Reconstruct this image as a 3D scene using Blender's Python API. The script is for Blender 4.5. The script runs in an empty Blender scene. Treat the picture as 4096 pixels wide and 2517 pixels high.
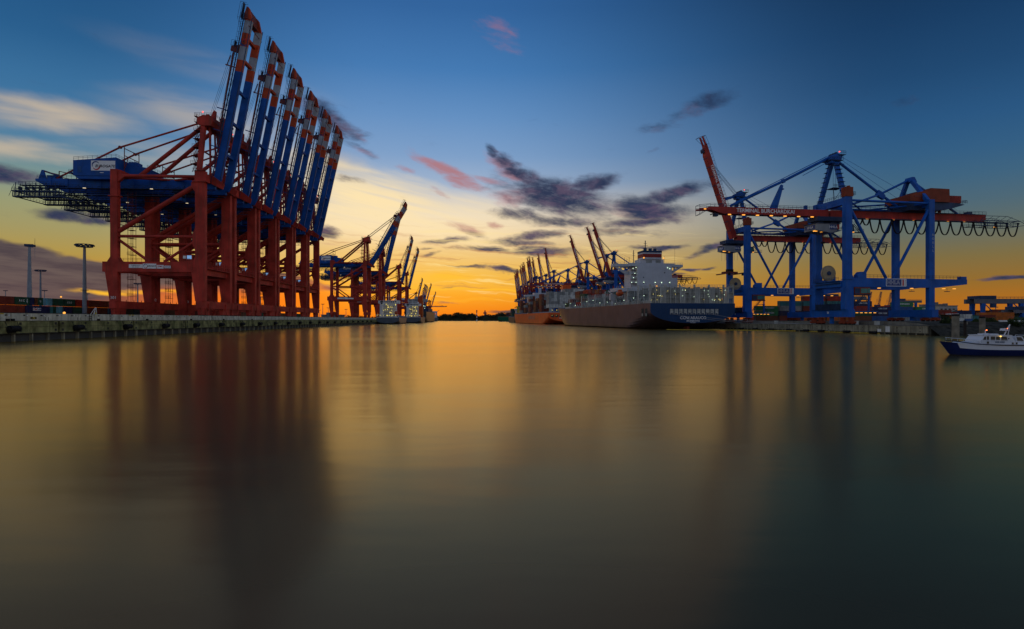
import bpy, bmesh, math, random
from mathutils import Vector, Matrix
R = math.radians
rnd = random.Random(11)
C = bpy.context.scene
col = C.collection

# ------------------------------------------------------------------ camera
F, CX, HY, CAMZ = 2337.0, 2048.0, 1277.0, 4.75      # focal length and horizon measured on the photograph
cam = bpy.data.cameras.new('camera')
cam.sensor_width = 36.0
cam.lens = 36.0 * F / 4096.0
cam.shift_y = 18.5 / 4096.0
cam.clip_start = 0.5
cam.clip_end = 20000
camo = bpy.data.objects.new('camera', cam)
col.objects.link(camo)
camo.location = (0, 0, CAMZ)
camo.rotation_euler = (R(90), 0, 0)
C.camera = camo

# ------------------------------------------------------------------ exposure
C.view_settings.view_transform = 'Standard'
C.view_settings.look = 'None'
C.view_settings.exposure = 0.0
C.view_settings.gamma = 1.0
C.view_settings.use_curve_mapping = False

# ------------------------------------------------------------------ sun: just at the horizon, left of the channel
SUN_AZ, SUN_EL = -15.0, 2.5
sl = bpy.data.lights.new('sun', 'SUN')
sl.energy = 0.15
sl.angle = R(80.0)
sl.color = (1.0, 0.52, 0.22)
so = bpy.data.objects.new('sun', sl)
col.objects.link(so)
d = Vector((math.sin(R(SUN_AZ)) * math.cos(R(SUN_EL)), math.cos(R(SUN_AZ)) * math.cos(R(SUN_EL)), math.sin(R(SUN_EL))))
so.rotation_euler = d.to_track_quat('Z', 'Y').to_euler()
so.location = (-200, 600, 150)

# ------------------------------------------------------------------ sky
def lin(c, g=1.0):
    return tuple((((v / 255.0) / 12.92) if v / 255.0 <= 0.04045 else (((v / 255.0) + 0.055) / 1.055) ** 2.4) * g for v in c) + (1.0,)

def azel(px, py):
    dx = px - CX
    return math.degrees(math.atan2(dx, F)), math.degrees(math.atan2(HY - py, math.hypot(F, dx)))

world = bpy.data.worlds.new('World')
C.world = world
world.use_nodes = True
nt = world.node_tree
nt.nodes.clear()
N, L = nt.nodes, nt.links
def node(t, **kw):
    n = N.new(t)
    for k, v in kw.items():
        setattr(n, k, v)
    return n
def put(sock, v):
    if isinstance(v, bpy.types.NodeSocket):
        L.new(v, sock)
    else:
        sock.default_value = v
def math_(op, a, b=0.0, clamp=False):
    n = node('ShaderNodeMath', operation=op, use_clamp=clamp)
    put(n.inputs[0], a)
    put(n.inputs[1], b)
    return n.outputs[0]
def maprange(v, a, b, c=0.0, d=1.0, kind='SMOOTHSTEP'):
    n = node('ShaderNodeMapRange', interpolation_type=kind)
    put(n.inputs[0], v)
    for i, x in enumerate((a, b, c, d)):
        n.inputs[i + 1].default_value = x
    return n.outputs[0]
def mixc(f, a, b, mode='MIX'):
    n = node('ShaderNodeMix', data_type='RGBA', blend_type=mode)
    put(n.inputs[0], f)
    put(n.inputs[6], a)
    put(n.inputs[7], b)
    return n.outputs[2]
tc = node('ShaderNodeTexCoord')
sep = node('ShaderNodeSeparateXYZ')
L.new(tc.outputs['Generated'], sep.inputs[0])
X_, Y_, Z_ = sep.outputs
AZ = math_('MULTIPLY', math_('ARCTAN2', X_, Y_), 57.29578)
EL = math_('MULTIPLY', math_('ARCSINE', Z_), 57.29578)
def ramp(stops):
    r = node('ShaderNodeValToRGB')
    e = r.color_ramp.elements
    r.color_ramp.interpolation = 'EASE' if False else 'LINEAR'
    while len(e) > 1:
        e.remove(e[-1])
    stops = sorted(stops)
    e[0].position = stops[0][0]
    e[0].color = lin(stops[0][1])
    for p, c in stops[1:]:
        q = e.new(p)
        q.color = lin(c)
    put(r.inputs[0], elf)
    return r.outputs[0]
elf = math_('ADD', math_('DIVIDE', EL, 100.0), 0.1)
def st(rows):                       # rows of (photo row or elevation in degrees, colour)
    return [(el / 100.0 + 0.1, c) for el, c in rows]
mid = ramp(st([(-5, (120, 70, 30)), (0, (240, 118, 22)), (1.2, (246, 142, 28)), (2.3, (250, 166, 38)), (3.3, (249, 182, 60)), (4.5, (245, 190, 82)),
               (6.5, (240, 200, 128)), (8.5, (248, 222, 178)), (10, (238, 222, 196)), (11.5, (202, 202, 204)), (13, (156, 178, 206)), (15.5, (124, 160, 202)), (19, (98, 144, 195)),
               (23, (66, 122, 180)), (28, (48, 100, 158)), (45, (30, 72, 125)), (90, (26, 60, 105))]))
lef = ramp(st([(-5, (110, 60, 30)), (0, (236, 104, 20)), (1.5, (240, 118, 24)), (3, (204, 126, 50)), (5, (178, 148, 70)), (7, (162, 152, 100)),
               (9, (150, 154, 116)), (11, (120, 146, 142)), (13, (86, 130, 158)), (15, (66, 120, 162)), (18, (54, 110, 156)), (21, (38, 94, 142)),
               (25, (30, 82, 130)), (29, (26, 72, 118)), (45, (26, 66, 112)), (90, (26, 60, 105))]))
rig = ramp(st([(-5, (90, 60, 30)), (0, (186, 104, 28)), (1.5, (174, 108, 32)), (3, (148, 108, 46)), (5, (126, 110, 68)), (7, (98, 108, 100)),
               (9, (78, 104, 118)), (11, (62, 100, 128)), (13, (50, 94, 132)), (15.5, (40, 86, 130)), (19, (30, 72, 114)), (23, (22, 60, 100)),
               (27, (17, 50, 86)), (45, (20, 54, 96)), (90, (26, 60, 105))]))
sid = ramp(st([(-5, (80, 75, 75)), (0, (246, 218, 178)), (6, (240, 226, 204)), (14, (214, 220, 226)), (30, (146, 172, 205)), (55, (74, 110, 155)), (90, (26, 60, 105))]))  # sky beside the view, never seen, brightened to light walls and side faces
bak = ramp(st([(-5, (50, 50, 55)), (0, (140, 132, 136)), (6, (148, 140, 146)), (14, (136, 144, 162)), (30, (102, 126, 160)), (55, (54, 90, 135)), (90, (26, 60, 105))]))  # unseen sky behind the camera, kept dimmer to darken surfaces facing it
wl = maprange(AZ, -12.0, -37.0)
wr = maprange(AZ, -6.0, 34.0)
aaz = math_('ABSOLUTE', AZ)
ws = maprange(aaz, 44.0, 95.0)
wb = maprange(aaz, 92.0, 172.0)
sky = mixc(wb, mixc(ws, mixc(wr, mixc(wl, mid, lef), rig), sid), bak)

def vcomb(a, b):
    n = node('ShaderNodeCombineXYZ')
    put(n.inputs[0], a)
    put(n.inputs[1], b)
    return n.outputs[0]
AE = vcomb(AZ, EL)
def mapping(vec, loc=(0, 0, 0), rot=0.0, scale=(1, 1, 1), kind='TEXTURE'):
    n = node('ShaderNodeMapping', vector_type=kind)
    put(n.inputs[0], vec)
    n.inputs[1].default_value = loc
    n.inputs[2].default_value = (0, 0, rot)
    n.inputs[3].default_value = scale
    return n.outputs[0]
def noise(vec, scale, detail=3.0, rough=0.55, col_=False):
    n = node('ShaderNodeTexNoise')
    put(n.inputs['Vector'], vec)
    n.inputs['Scale'].default_value = scale
    n.inputs['Detail'].default_value = detail
    n.inputs['Roughness'].default_value = rough
    return n.outputs['Color' if col_ else 'Fac']
def warp(vec, scale, amt, stretch, ang):
    c = noise(mapping(vec, rot=R(ang), scale=(stretch, 1, 1)), scale, 4.0, 0.6, True)
    s = node('ShaderNodeVectorMath', operation='SUBTRACT')
    put(s.inputs[0], c)
    s.inputs[1].default_value = (0.5, 0.5, 0.5)
    m = node('ShaderNodeVectorMath', operation='MULTIPLY')
    put(m.inputs[0], s.outputs[0])
    m.inputs[1].default_value = (amt * 2.2, amt, 0)
    a = node('ShaderNodeVectorMath', operation='ADD')
    put(a.inputs[0], vec)
    put(a.inputs[1], m.outputs[0])
    return a.outputs[0]
def blobs(vec, items, inner=0.15):
    tot = None
    for px, py, a, b, ang, op in items:
        ca, sa = math.cos(R(ang)), math.sin(R(ang))      # both half axes carried over into azimuth and elevation
        az, el = azel(px, py)
        p, q = azel(px - a * ca * .5, py - a * sa * .5), azel(px + a * ca * .5, py + a * sa * .5)
        u, v = azel(px - b * sa * -.5, py - b * ca * .5), azel(px + b * sa * -.5, py + b * ca * .5)
        la, rot = math.hypot(q[0] - p[0], q[1] - p[1]), math.atan2(q[1] - p[1], q[0] - p[0])
        lb = abs((u[0] - v[0]) * -math.sin(rot) + (u[1] - v[1]) * math.cos(rot))
        if tot is not None:              # keeps the evaluation one cloud at a time
            q = node('ShaderNodeVectorMath', operation='MULTIPLY_ADD')
            put(q.inputs[0], tot)
            q.inputs[1].default_value = (1e-7, 1e-7, 0)
            put(q.inputs[2], vec)
            v0 = q.outputs[0]
        else:
            v0 = vec
        m = mapping(v0, (az, el, 0), rot, (la, lb, 1))
        ln = node('ShaderNodeVectorMath', operation='LENGTH')
        put(ln.inputs[0], m)
        v = maprange(ln.outputs['Value'], 1.25, inner, 0.0, op)
        tot = v if tot is None else math_('MAXIMUM', tot, v)
    return tot

def ragged(body, n, lo, hi, amp, top):     # dense heart, frayed edge
    return maprange(math_('ADD', body, math_('MULTIPLY', math_('SUBTRACT', n, 0.5), amp)), lo, hi, 0.0, top)
W1 = warp(AE, 0.22, 2.6, 3.0, -12)
W2 = warp(AE, 0.45, 1.3, 2.5, -8)
# cream, sunlit cirrus drawn out by the wind
fibre = maprange(noise(mapping(AE, rot=R(1), scale=(8.0, 1.2, 1)), 0.8, 3.0, 0.5), 0.22, 0.62, 0.15, 1.0)
cream = math_('MULTIPLY', blobs(W2, [
    (150, 450, 520, 75, 9, .85), (820, 470, 420, 95, 10, .5), (120, 600, 430, 50, 7, .75), (900, 290, 520, 70, 16, .12),
    (640, 620, 380, 60, 6, .4), (1250, 640, 260, 80, 14, .5)]), fibre)
sky = mixc(cream, sky, lin((206, 186, 158)))
glow = math_('MULTIPLY', blobs(W2, [
    (1500, 810, 480, 130, 14, 1.), (1740, 890, 420, 80, 13, .85), (1440, 700, 420, 50, 15, .6), (1900, 830, 330, 50, 17, .5), (1640, 740, 300, 40, 15, .45), (1380, 870, 340, 90, 10, .8)]),
    maprange(noise(mapping(AE, rot=R(-11), scale=(11.0, 0.7, 1)), 1.0, 3.0, 0.5), 0.25, 0.62, 0.35, 1.0))
sky = mixc(glow, sky, lin((252, 228, 178)))
# rose clouds
rose = ragged(blobs(W2, [
    (1770, 675, 190, 36, 26, .95), (1860, 729, 120, 36, 15, .95), (1950, 722, 90, 22, 12, .8), (1755, 770, 100, 20, 35, .6), (1618, 679, 60, 20, 18, .7),
    (1985, 907, 52, 20, 10, .8), (2040, 680, 170, 48, 32, .8), (2050, 790, 120, 55, -8, .75), (2524, 850, 180, 45, 8, .5), (1997, 133, 150, 80, 35, .48),
    (1330, 972, 110, 12, 3, .6), (1417, 540, 120, 18, 30, .45), (1480, 622, 120, 14, 22, .45), (1875, 915, 110, 30, 18, .7), (1700, 1012, 90, 12, -8, .5),
    (150, 1035, 110, 16, 14, .6), (620, 1005, 160, 10, 4, .25), (620, 955, 150, 14, 3, .2), (2330, 900, 150, 24, 2, .4)]),
    noise(mapping(W1, rot=R(-15), scale=(3.0, 1, 1)), 0.9, 5.0, 0.62), 0.22, 1.15, 1.4, 0.85)
sky = mixc(rose, sky, lin((176, 112, 116)))
# slate clouds in front of the light
slate = ragged(blobs(W2, [
    (-20, 690, 300, 55, 9, 1.), (330, 880, 240, 34, 7, .85), (350, 690, 110, 16, 10, .5), (1320, 480, 210, 58, 33, .9), (1440, 600, 120, 22, 28, .5),
    (2230, 790, 330, 95, 12, 1.), (2150, 740, 180, 60, 24, .9), (2075, 690, 130, 40, 28, .9), (2040, 650, 80, 34, 24, .95), (1981, 612, 66, 20, 38, .7), (2360, 740, 140, 48, -14, .95),
    (2085, 862, 150, 42, 6, .9), (2240, 885, 220, 34, 0, .75), (2590, 842, 220, 72, 6, 1.), (2680, 776, 220, 44, -14, 1.), (2557, 886, 240, 36, -8, .9),
    (2490, 926, 230, 22, 2, .7), (2790, 742, 130, 20, -8, .6), (2155, 946, 190, 25, -8, .85), (2088, 972, 210, 18, 5, .75), (1954, 990, 140, 18, 2, .85),
    (2155, 1004, 240, 25, 2, .9), (1790, 960, 140, 17, -4, .8), (1850, 990, 80, 13, 0, .6), (1900, 935, 90, 16, 20, .5), (2007, 1080, 110, 15, 8, .9),
    (1880, 1066, 140, 9, 3, .7), (1719, 1016, 80, 10, -12, .7), (1700, 996, 70, 7, -5, .6), (1310, 927, 64, 28, 5, .95), (2631, 988, 160, 15, -2, .9),
    (2859, 988, 160, 22, -16, .85), (2758, 1074, 86, 8, 0, .8), (2832, 1074, 48, 9, -5, .8), (2700, 1098, 70, 9, -3, .6), (2810, 423, 200, 52, -27, .62),
    (2637, 508, 130, 28, -10, .5), (3610, 415, 80, 28, -8, .42), (2603, 605, 80, 14, -22, .4), (4030, 1113, 200, 12, -6, .85), (1290, 1148, 130, 18, 4, .8),
    (1385, 720, 110, 14, 8, .45), (2450, 1060, 60, 7, 2, .5), (1785, 1208, 80, 9, 4, .6), (1810, 1152, 50, 6, 0, .5), (1990, 1195, 60, 4, 0, .3)]),
    noise(mapping(W1, rot=R(-8), scale=(2.4, 1, 1)), 0.85, 6.0, 0.66), 0.12, 1.02, 1.25, 1.0)
tone = maprange(noise(mapping(W1, loc=(7, 3, 0), scale=(2.0, 1, 1)), 0.7, 4.0, 0.6), 0.42, 0.66)
sky = mixc(slate, sky, mixc(tone, lin((34, 50, 82)), lin((82, 72, 98))))
# thin wind-drawn streaks low over the channel
fine = noise(mapping(W2, rot=R(-3), scale=(9.0, 0.42, 1)), 1.0, 4.0, 0.6)
lowm = math_('MULTIPLY', maprange(EL, 1.0, 3.0), math_('MULTIPLY', maprange(EL, 10.5, 6.0), math_('MULTIPLY', maprange(AZ, -24.0, -14.0), maprange(AZ, 22.0, 10.0))))
sky = mixc(math_('MULTIPLY', maprange(fine, 0.54, 0.70, 0.0, 0.55), lowm), sky, lin((178, 116, 82)))
sky = mixc(math_('MULTIPLY', maprange(fine, 0.46, 0.30, 0.0, 0.6), lowm), sky, lin((255, 226, 150)))
# heavy purple bank low on the left
bank = ragged(blobs(W2, [
    (40, 1075, 330, 115, 9, 1.), (360, 1118, 330, 80, 9, 1.), (200, 1150, 420, 60, 4, 1.), (700, 1142, 340, 74, 5, 1.), (600, 1192, 380, 18, 3, .7), (300, 1190, 360, 16, 3, .7),
    (1030, 1130, 260, 46, 2, .7), (900, 1100, 250, 40, 5, .6), (1230, 1160, 130, 12, 0, .4), (2130, 1243, 190, 9, -1, .55)], 0.55),
    noise(mapping(AE, rot=R(-4), scale=(4.0, 0.8, 1)), 0.9, 5.0, 0.6), 0.12, 0.55, 0.6, 0.98)
btone = maprange(noise(mapping(AE, rot=R(-4), scale=(7.0, 0.8, 1)), 0.8, 5.0, 0.65), 0.36, 0.62)
sky = mixc(bank, sky, mixc(btone, lin((66, 58, 70)), lin((94, 82, 84))))

gold = math_('MULTIPLY', blobs(W2, [
    (1790, 1112, 150, 26, 0, .9), (1950, 1162, 420, 7, 1.6, .8), (1450, 1165, 260, 9, 0, .5), (1650, 1150, 300, 12, 1, .4), (1800, 1200, 300, 8, 0, .3),
    (430, 1163, 150, 13, 5, .95), (560, 1168, 70, 9, 6, .8), (690, 1166, 80, 9, 4, .8), (1180, 1165, 140, 30, 0, .5)]), 1.0)
sky = mixc(gold, sky, lin((255, 190, 52)))
ember = blobs(W2, [(420, 1222, 500, 26, 0, .95), (880, 1200, 420, 62, 0, .85), (1150, 1185, 280, 75, 0, .8)])
sky = mixc(ember, sky, lin((252, 118, 18)))

ns = node('ShaderNodeTexSky', sky_type='NISHITA')
ns.sun_disc = False
ns.sun_elevation = R(SUN_EL)
ns.sun_rotation = R(SUN_AZ)
ns.air_density = 1.0
ns.dust_density = 1.5
ten = node('ShaderNodeVectorMath', operation='SCALE')
put(ten.inputs[0], sky)
ten.inputs['Scale'].default_value = 10.0
fin = mixc(0.025, ten.outputs[0], ns.outputs[0])
bg = node('ShaderNodeBackground')
put(bg.inputs['Color'], fin)
bg.inputs['Strength'].default_value = 0.1
wo = node('ShaderNodeOutputWorld')
L.new(bg.outputs[0], wo.inputs[0])
world.cycles.sampling_method = 'MANUAL'
world.cycles.sample_map_resolution = 512
C.cycles.max_bounces = 5
C.cycles.diffuse_bounces = 2
C.cycles.glossy_bounces = 3
C.cycles.transmission_bounces = 2
C.cycles.caustics_reflective = False
C.cycles.caustics_refractive = False

# ------------------------------------------------------------------ materials
MATS = {}
def mat(name, rgb, rough=0.55, var=0.12, scale=0.35, streak=0.0, streak_rgb=(0.12, 0.06, 0.03), metal=0.0, emit=None, estr=0.0, spec=0.15, bump=0.0, bscale=3.0):
    if name in MATS:
        return MATS[name]
    m = bpy.data.materials.new(name)
    MATS[name] = m
    m.use_nodes = True
    t = m.node_tree
    p = t.nodes['Principled BSDF']
    p.inputs['Roughness'].default_value = rough
    p.inputs['Metallic'].default_value = metal
    p.inputs['Specular IOR Level'].default_value = spec
    g = t.nodes.new('ShaderNodeNewGeometry')
    def nz(sc, det, stretch=None):
        n = t.nodes.new('ShaderNodeTexNoise')
        n.inputs['Scale'].default_value = sc
        n.inputs['Detail'].default_value = det
        if stretch:
            mp = t.nodes.new('ShaderNodeMapping')
            mp.inputs[3].default_value = stretch
            t.links.new(g.outputs['Position'], mp.inputs[0])
            t.links.new(mp.outputs[0], n.inputs['Vector'])
        else:
            t.links.new(g.outputs['Position'], n.inputs['Vector'])
        return n.outputs['Fac']
    r = t.nodes.new('ShaderNodeValToRGB')
    r.color_ramp.elements[0].position = 0.3
    r.color_ramp.elements[1].position = 0.7
    r.color_ramp.elements[0].color = tuple(c * (1 - var * 1.6) for c in rgb) + (1,)
    r.color_ramp.elements[1].color = tuple(min(1, c * (1 + var)) for c in rgb) + (1,)
    t.links.new(nz(scale, 5.0), r.inputs[0])
    out = r.outputs[0]
    if streak:
        mx = t.nodes.new('ShaderNodeMix')
        mx.data_type = 'RGBA'
        mr = t.nodes.new('ShaderNodeMapRange')
        mr.inputs[1].default_value = 0.5
        mr.inputs[2].default_value = 0.72
        mr.inputs[4].default_value = streak
        t.links.new(nz(1.0, 4.0, (1.6, 1.6, 0.12)), mr.inputs[0])
        t.links.new(mr.outputs[0], mx.inputs[0])
        t.links.new(out, mx.inputs[6])
        mx.inputs[7].default_value = streak_rgb + (1,)
        out = mx.outputs[2]
    t.links.new(out, p.inputs['Base Color'])
    if emit:
        p.inputs['Emission Color'].default_value = emit + (1,)
        p.inputs['Emission Strength'].default_value = estr
    if bump:
        b = t.nodes.new('ShaderNodeBump')
        b.inputs['Strength'].default_value = bump
        b.inputs['Distance'].default_value = 0.1
        t.links.new(nz(bscale, 4.0), b.inputs['Height'])
        t.links.new(b.outputs[0], p.inputs['Normal'])
    return m

RED = mat('crane_red_paint', (0.46, 0.045, 0.030), 0.6, 0.28, 0.22, 0.7, (0.2, 0.05, 0.03))
BLUE = mat('crane_blue_paint', (0.008, 0.085, 0.36), 0.55, 0.2, 0.25, 0.5, (0.03, 0.07, 0.18))
ORANGE = mat('signal_orange_paint', (0.55, 0.09, 0.02), 0.45, 0.12)
WHITE = mat('white_paint', (0.72, 0.72, 0.70), 0.45, 0.08, 0.3, 0.25, (0.42, 0.38, 0.34))
DARKSTEEL = mat('dark_steel', (0.03, 0.055, 0.12), 0.6, 0.2)
DARKRED = mat('dark_red_steel', (0.20, 0.045, 0.035), 0.6, 0.2)
BLACK = mat('black_rubber', (0.015, 0.015, 0.017), 0.7, 0.3)
BLUE2 = mat('terminal_blue_paint', (0.008, 0.10, 0.42), 0.55, 0.18, 0.25, 0.5, (0.05, 0.12, 0.3))
RED2 = mat('terminal_red_paint', (0.40, 0.042, 0.034), 0.6, 0.18, 0.25, 0.5, (0.16, 0.04, 0.03))
ORANGE2 = mat('machine_house_orange', (0.24, 0.042, 0.018), 0.6, 0.2, 0.3, 0.3, (0.2, 0.05, 0.02))
SIGNW = mat('sign_white', (0.80, 0.80, 0.79), 0.4, 0.03)
SIGNB = mat('sign_blue', (0.03, 0.06, 0.22), 0.4, 0.05)
SIGNR = mat('sign_red', (0.55, 0.03, 0.04), 0.4, 0.05)
INK = mat('lettering_black', (0.02, 0.02, 0.03), 0.5, 0.05)
INKW = mat('lettering_white', (0.82, 0.82, 0.80), 0.5, 0.05)
GLASS = mat('dark_glass', (0.02, 0.03, 0.035), 0.08, 0.1, spec=0.5)
BANDW = mat('boom_band_white', (0.33, 0.36, 0.41), 0.55, 0.15, 0.3, 0.5, (0.2, 0.16, 0.14))
TEAL = mat('teal_glass', (0.06, 0.22, 0.20), 0.12, 0.1)
GREYSTEEL = mat('grey_steel', (0.30, 0.31, 0.29), 0.55, 0.15, 0.3, 0.3, (0.2, 0.16, 0.12))
LAMPO = mat('sodium_lamp', (0.9, 0.5, 0.15), 0.5, 0.02, emit=(1.0, 0.40, 0.05), estr=1.3)
LAMPW = mat('white_lamp', (0.9, 0.95, 0.8), 0.5, 0.02, emit=(0.75, 1.0, 0.7), estr=3.0)
LAMPY = mat('yellow_lamp', (0.9, 0.8, 0.3), 0.5, 0.02, emit=(1.0, 0.75, 0.12), estr=2.5)
LAMPR = mat('red_lamp', (0.9, 0.1, 0.1), 0.5, 0.02, emit=(1.0, 0.1, 0.08), estr=2.5)

# ------------------------------------------------------------------ mesh builder
class MB:
    def __init__(s):
        s.v, s.f, s.m, s.cuts = [], [], [], []
    def cut(s):                                # what follows becomes an object of its own
        if len(s.f) and (not s.cuts or s.cuts[-1] != (len(s.v), len(s.f))):
            s.cuts.append((len(s.v), len(s.f)))
        return s
    def quad_box(s, P, m=0):
        b = len(s.v)
        s.v += [tuple(p) for p in P]
        for q in ((0, 3, 2, 1), (4, 5, 6, 7), (0, 1, 5, 4), (1, 2, 6, 5), (2, 3, 7, 6), (3, 0, 4, 7)):
            s.f.append(tuple(b + i for i in q))
            s.m.append(m)
        return s
    def box(s, x0, x1, y0, y1, z0, z1, m=0):
        return s.quad_box([(x0, y0, z0), (x1, y0, z0), (x1, y1, z0), (x0, y1, z0), (x0, y0, z1), (x1, y0, z1), (x1, y1, z1), (x0, y1, z1)], m)
    def frustum(s, b, t, z0, z1, m=0):      # b, t = (x0,x1,y0,y1)
        return s.quad_box([(b[0], b[2], z0), (b[1], b[2], z0), (b[1], b[3], z0), (b[0], b[3], z0), (t[0], t[2], z1), (t[1], t[2], z1), (t[1], t[3], z1), (t[0], t[3], z1)], m)
    def beam(s, p0, p1, w, h, m=0, up=(0, 0, 1)):
        p0, p1 = Vector(p0), Vector(p1)
        d = (p1 - p0).normalized()
        u = Vector(up)
        if abs(d.dot(u)) > 0.98:
            u = Vector((0, 1, 0))
        a = d.cross(u).normalized() * (w / 2)
        c = a.cross(d).normalized() * (h / 2)
        return s.quad_box([p0 - a - c, p0 + a - c, p0 + a + c, p0 - a + c, p1 - a - c, p1 + a - c, p1 + a + c, p1 - a + c], m)
    def tube(s, p0, p1, r, n=8, r2=None, m=0, caps=True):
        p0, p1 = Vector(p0), Vector(p1)
        r2 = r if r2 is None else r2
        d = (p1 - p0).normalized()
        u = Vector((0, 0, 1)) if abs(d.z) < 0.95 else Vector((0, 1, 0))
        a = d.cross(u).normalized()
        c = a.cross(d)
        b = len(s.v)
        for p, rr in ((p0, r), (p1, r2)):
            for i in range(n):
                t = 2 * math.pi * i / n
                s.v.append(tuple(p + (a * math.cos(t) + c * math.sin(t)) * rr))
        for i in range(n):
            j = (i + 1) % n
            s.f.append((b + i, b + j, b + n + j, b + n + i))
            s.m.append(m)
        if caps:
            s.f.append(tuple(b + i for i in reversed(range(n))))
            s.f.append(tuple(b + n + i for i in range(n)))
            s.m += [m, m]
        return s
    def path(s, pts, r, n=5, m=0):
        for i in range(len(pts) - 1):
            s.tube(pts[i], pts[i + 1], r, n, m=m, caps=i in (0, len(pts) - 2))
        return s
    def prism(s, poly, y0, y1, m=0):          # polygon in x,z pushed along y
        b, n = len(s.v), len(poly)
        s.v += [(x, y0, z) for x, z in poly] + [(x, y1, z) for x, z in poly]
        s.f.append(tuple(b + i for i in range(n)))
        s.f.append(tuple(b + n + i for i in reversed(range(n))))
        s.m += [m, m]
        for i in range(n):
            j = (i + 1) % n
            s.f.append((b + i, b + n + i, b + n + j, b + j))
            s.m.append(m)
        return s
    def rail(s, p0, p1, h=1.1, step=2.0, r=0.05, m=0):
        p0, p1 = Vector(p0), Vector(p1)
        n = max(1, int(round((p1 - p0).length / step)))
        for i in range(n + 1):
            p = p0.lerp(p1, i / n)
            s.tube(p, p + Vector((0, 0, h)), r, 4, m=m, caps=False)
        for k in (0.55, 1.0):
            z = Vector((0, 0, h * k))
            s.tube(p0 + z, p1 + z, r, 4, m=m, caps=False)
        return s
    def ladder(s, p0, p1, w=0.6, step=0.6, r=0.05, side=(0, 1, 0), m=0):
        p0, p1, sd = Vector(p0), Vector(p1), Vector(side) * (w / 2)
        s.tube(p0 - sd, p1 - sd, r, 4, m=m)
        s.tube(p0 + sd, p1 + sd, r, 4, m=m)
        n = max(2, int((p1 - p0).length / step))
        for i in range(1, n):
            p = p0.lerp(p1, i / n)
            s.tube(p - sd, p + sd, r * 0.8, 4, m=m, caps=False)
        return s
    def stair(s, p0, p1, w=1.0, m=0):        # inclined flight with rails and treads
        p0, p1 = Vector(p0), Vector(p1)
        h = (p1 - p0)
        a = Vector((-h.y, h.x, 0))
        a = a.normalized() * (w / 2) if a.length > 1e-4 else Vector((0, w / 2, 0))
        for q in (-a, a):
            s.beam(p0 + q, p1 + q, 0.08, 0.25, m)
            s.tube(p0 + q + Vector((0, 0, 1)), p1 + q + Vector((0, 0, 1)), 0.045, 4, m=m)
        n = max(3, int(abs(h.z) / 0.5))
        for i in range(n):
            p = p0.lerp(p1, (i + .5) / n)
            s.beam(p - a, p + a, 0.25, 0.05, m)
        return s
    def disc(s, c, r, w, axis='y', n=24, m=0):
        dv = {'x': Vector((w / 2, 0, 0)), 'y': Vector((0, w / 2, 0)), 'z': Vector((0, 0, w / 2))}[axis]
        return s.tube(Vector(c) - dv, Vector(c) + dv, r, n, m=m)
    def ball(s, c, r, m=0, sz=1.0):
        c = Vector(c)
        b = len(s.v)
        n = 6
        rings = [-0.7, 0.0, 0.7]
        s.v.append(tuple(c - Vector((0, 0, r * sz))))
        for q in rings:
            rr = r * math.sqrt(1 - q * q)
            for i in range(n):
                t = 2 * math.pi * i / n
                s.v.append((c.x + rr * math.cos(t), c.y + rr * math.sin(t), c.z + q * r * sz))
        s.v.append(tuple(c + Vector((0, 0, r * sz))))
        for i in range(n):
            j = (i + 1) % n
            s.f.append((b, b + 1 + j, b + 1 + i))
            s.m.append(m)
            for k in range(2):
                s.f.append((b + 1 + k * n + i, b + 1 + k * n + j, b + 1 + (k + 1) * n + j, b + 1 + (k + 1) * n + i))
                s.m.append(m)
            s.f.append((b + 1 + 2 * n + i, b + 1 + 2 * n + j, b + 1 + 3 * n))
            s.m.append(m)
        return s
    def face(s, pts, m=0):
        b = len(s.v)
        s.v += [tuple(p) for p in pts]
        s.f.append(tuple(range(b, b + len(pts))))
        s.m.append(m)
        return s
    def mesh(s, name, mats):
        if s.cuts:
            out, ends = [], s.cuts + ([(len(s.v), len(s.f))] if s.cuts[-1][1] < len(s.f) else [])
            v0 = f0 = 0
            for v1, f1 in ends:
                q = MB()
                q.v, q.f, q.m = s.v[v0:v1], [tuple(i - v0 for i in f) for f in s.f[f0:f1]], s.m[f0:f1]
                out.append(q.mesh(name, mats))
                v0, f0 = v1, f1
            return out
        me = bpy.data.meshes.new(name)
        me.from_pydata(s.v, [], s.f)
        for q in (mats if isinstance(mats, (list, tuple)) else [mats]):
            me.materials.append(q)
        me.polygons.foreach_set('material_index', s.m)
        me.update()
        return me

CACHE = {}
def cached(key, name, mats, fn):
    if key not in CACHE:
        b = MB()
        fn(b)
        CACHE[key] = b.mesh(name, mats)
    return CACHE[key]
def obj(name, me, parent=None, loc=(0, 0, 0), rot=(0, 0, 0), label=None, cat=None, group=None, kind=None):
    if isinstance(me, list):
        return [obj(name, m, parent, loc, rot, label, cat, group, kind) for m in me][0]
    o = bpy.data.objects.new(name, me)
    col.objects.link(o)
    o.location = loc
    o.rotation_euler = rot
    if parent is not None:
        o.parent = parent
    tag(o, label, cat, group, kind)
    return o
def tag(o, label=None, cat=None, group=None, kind=None):
    for k, v in (('label', label), ('category', cat), ('group', group), ('kind', kind)):
        if v:
            o[k] = v
    return o
def thing(name, label, cat, loc=(0, 0, 0), rz=0.0, group=None):
    return obj(name, None, None, loc, (0, 0, rz), label, cat, group)
def part(name, b, mats, parent, **kw):
    return obj(name, b.mesh(name, mats), parent, **kw)
def one(name, b, mats, label, cat, group=None, loc=(0, 0, 0), rz=0.0):
    return obj(name, b.mesh(name, mats), None, loc, (0, 0, rz), label, cat, group)

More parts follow.
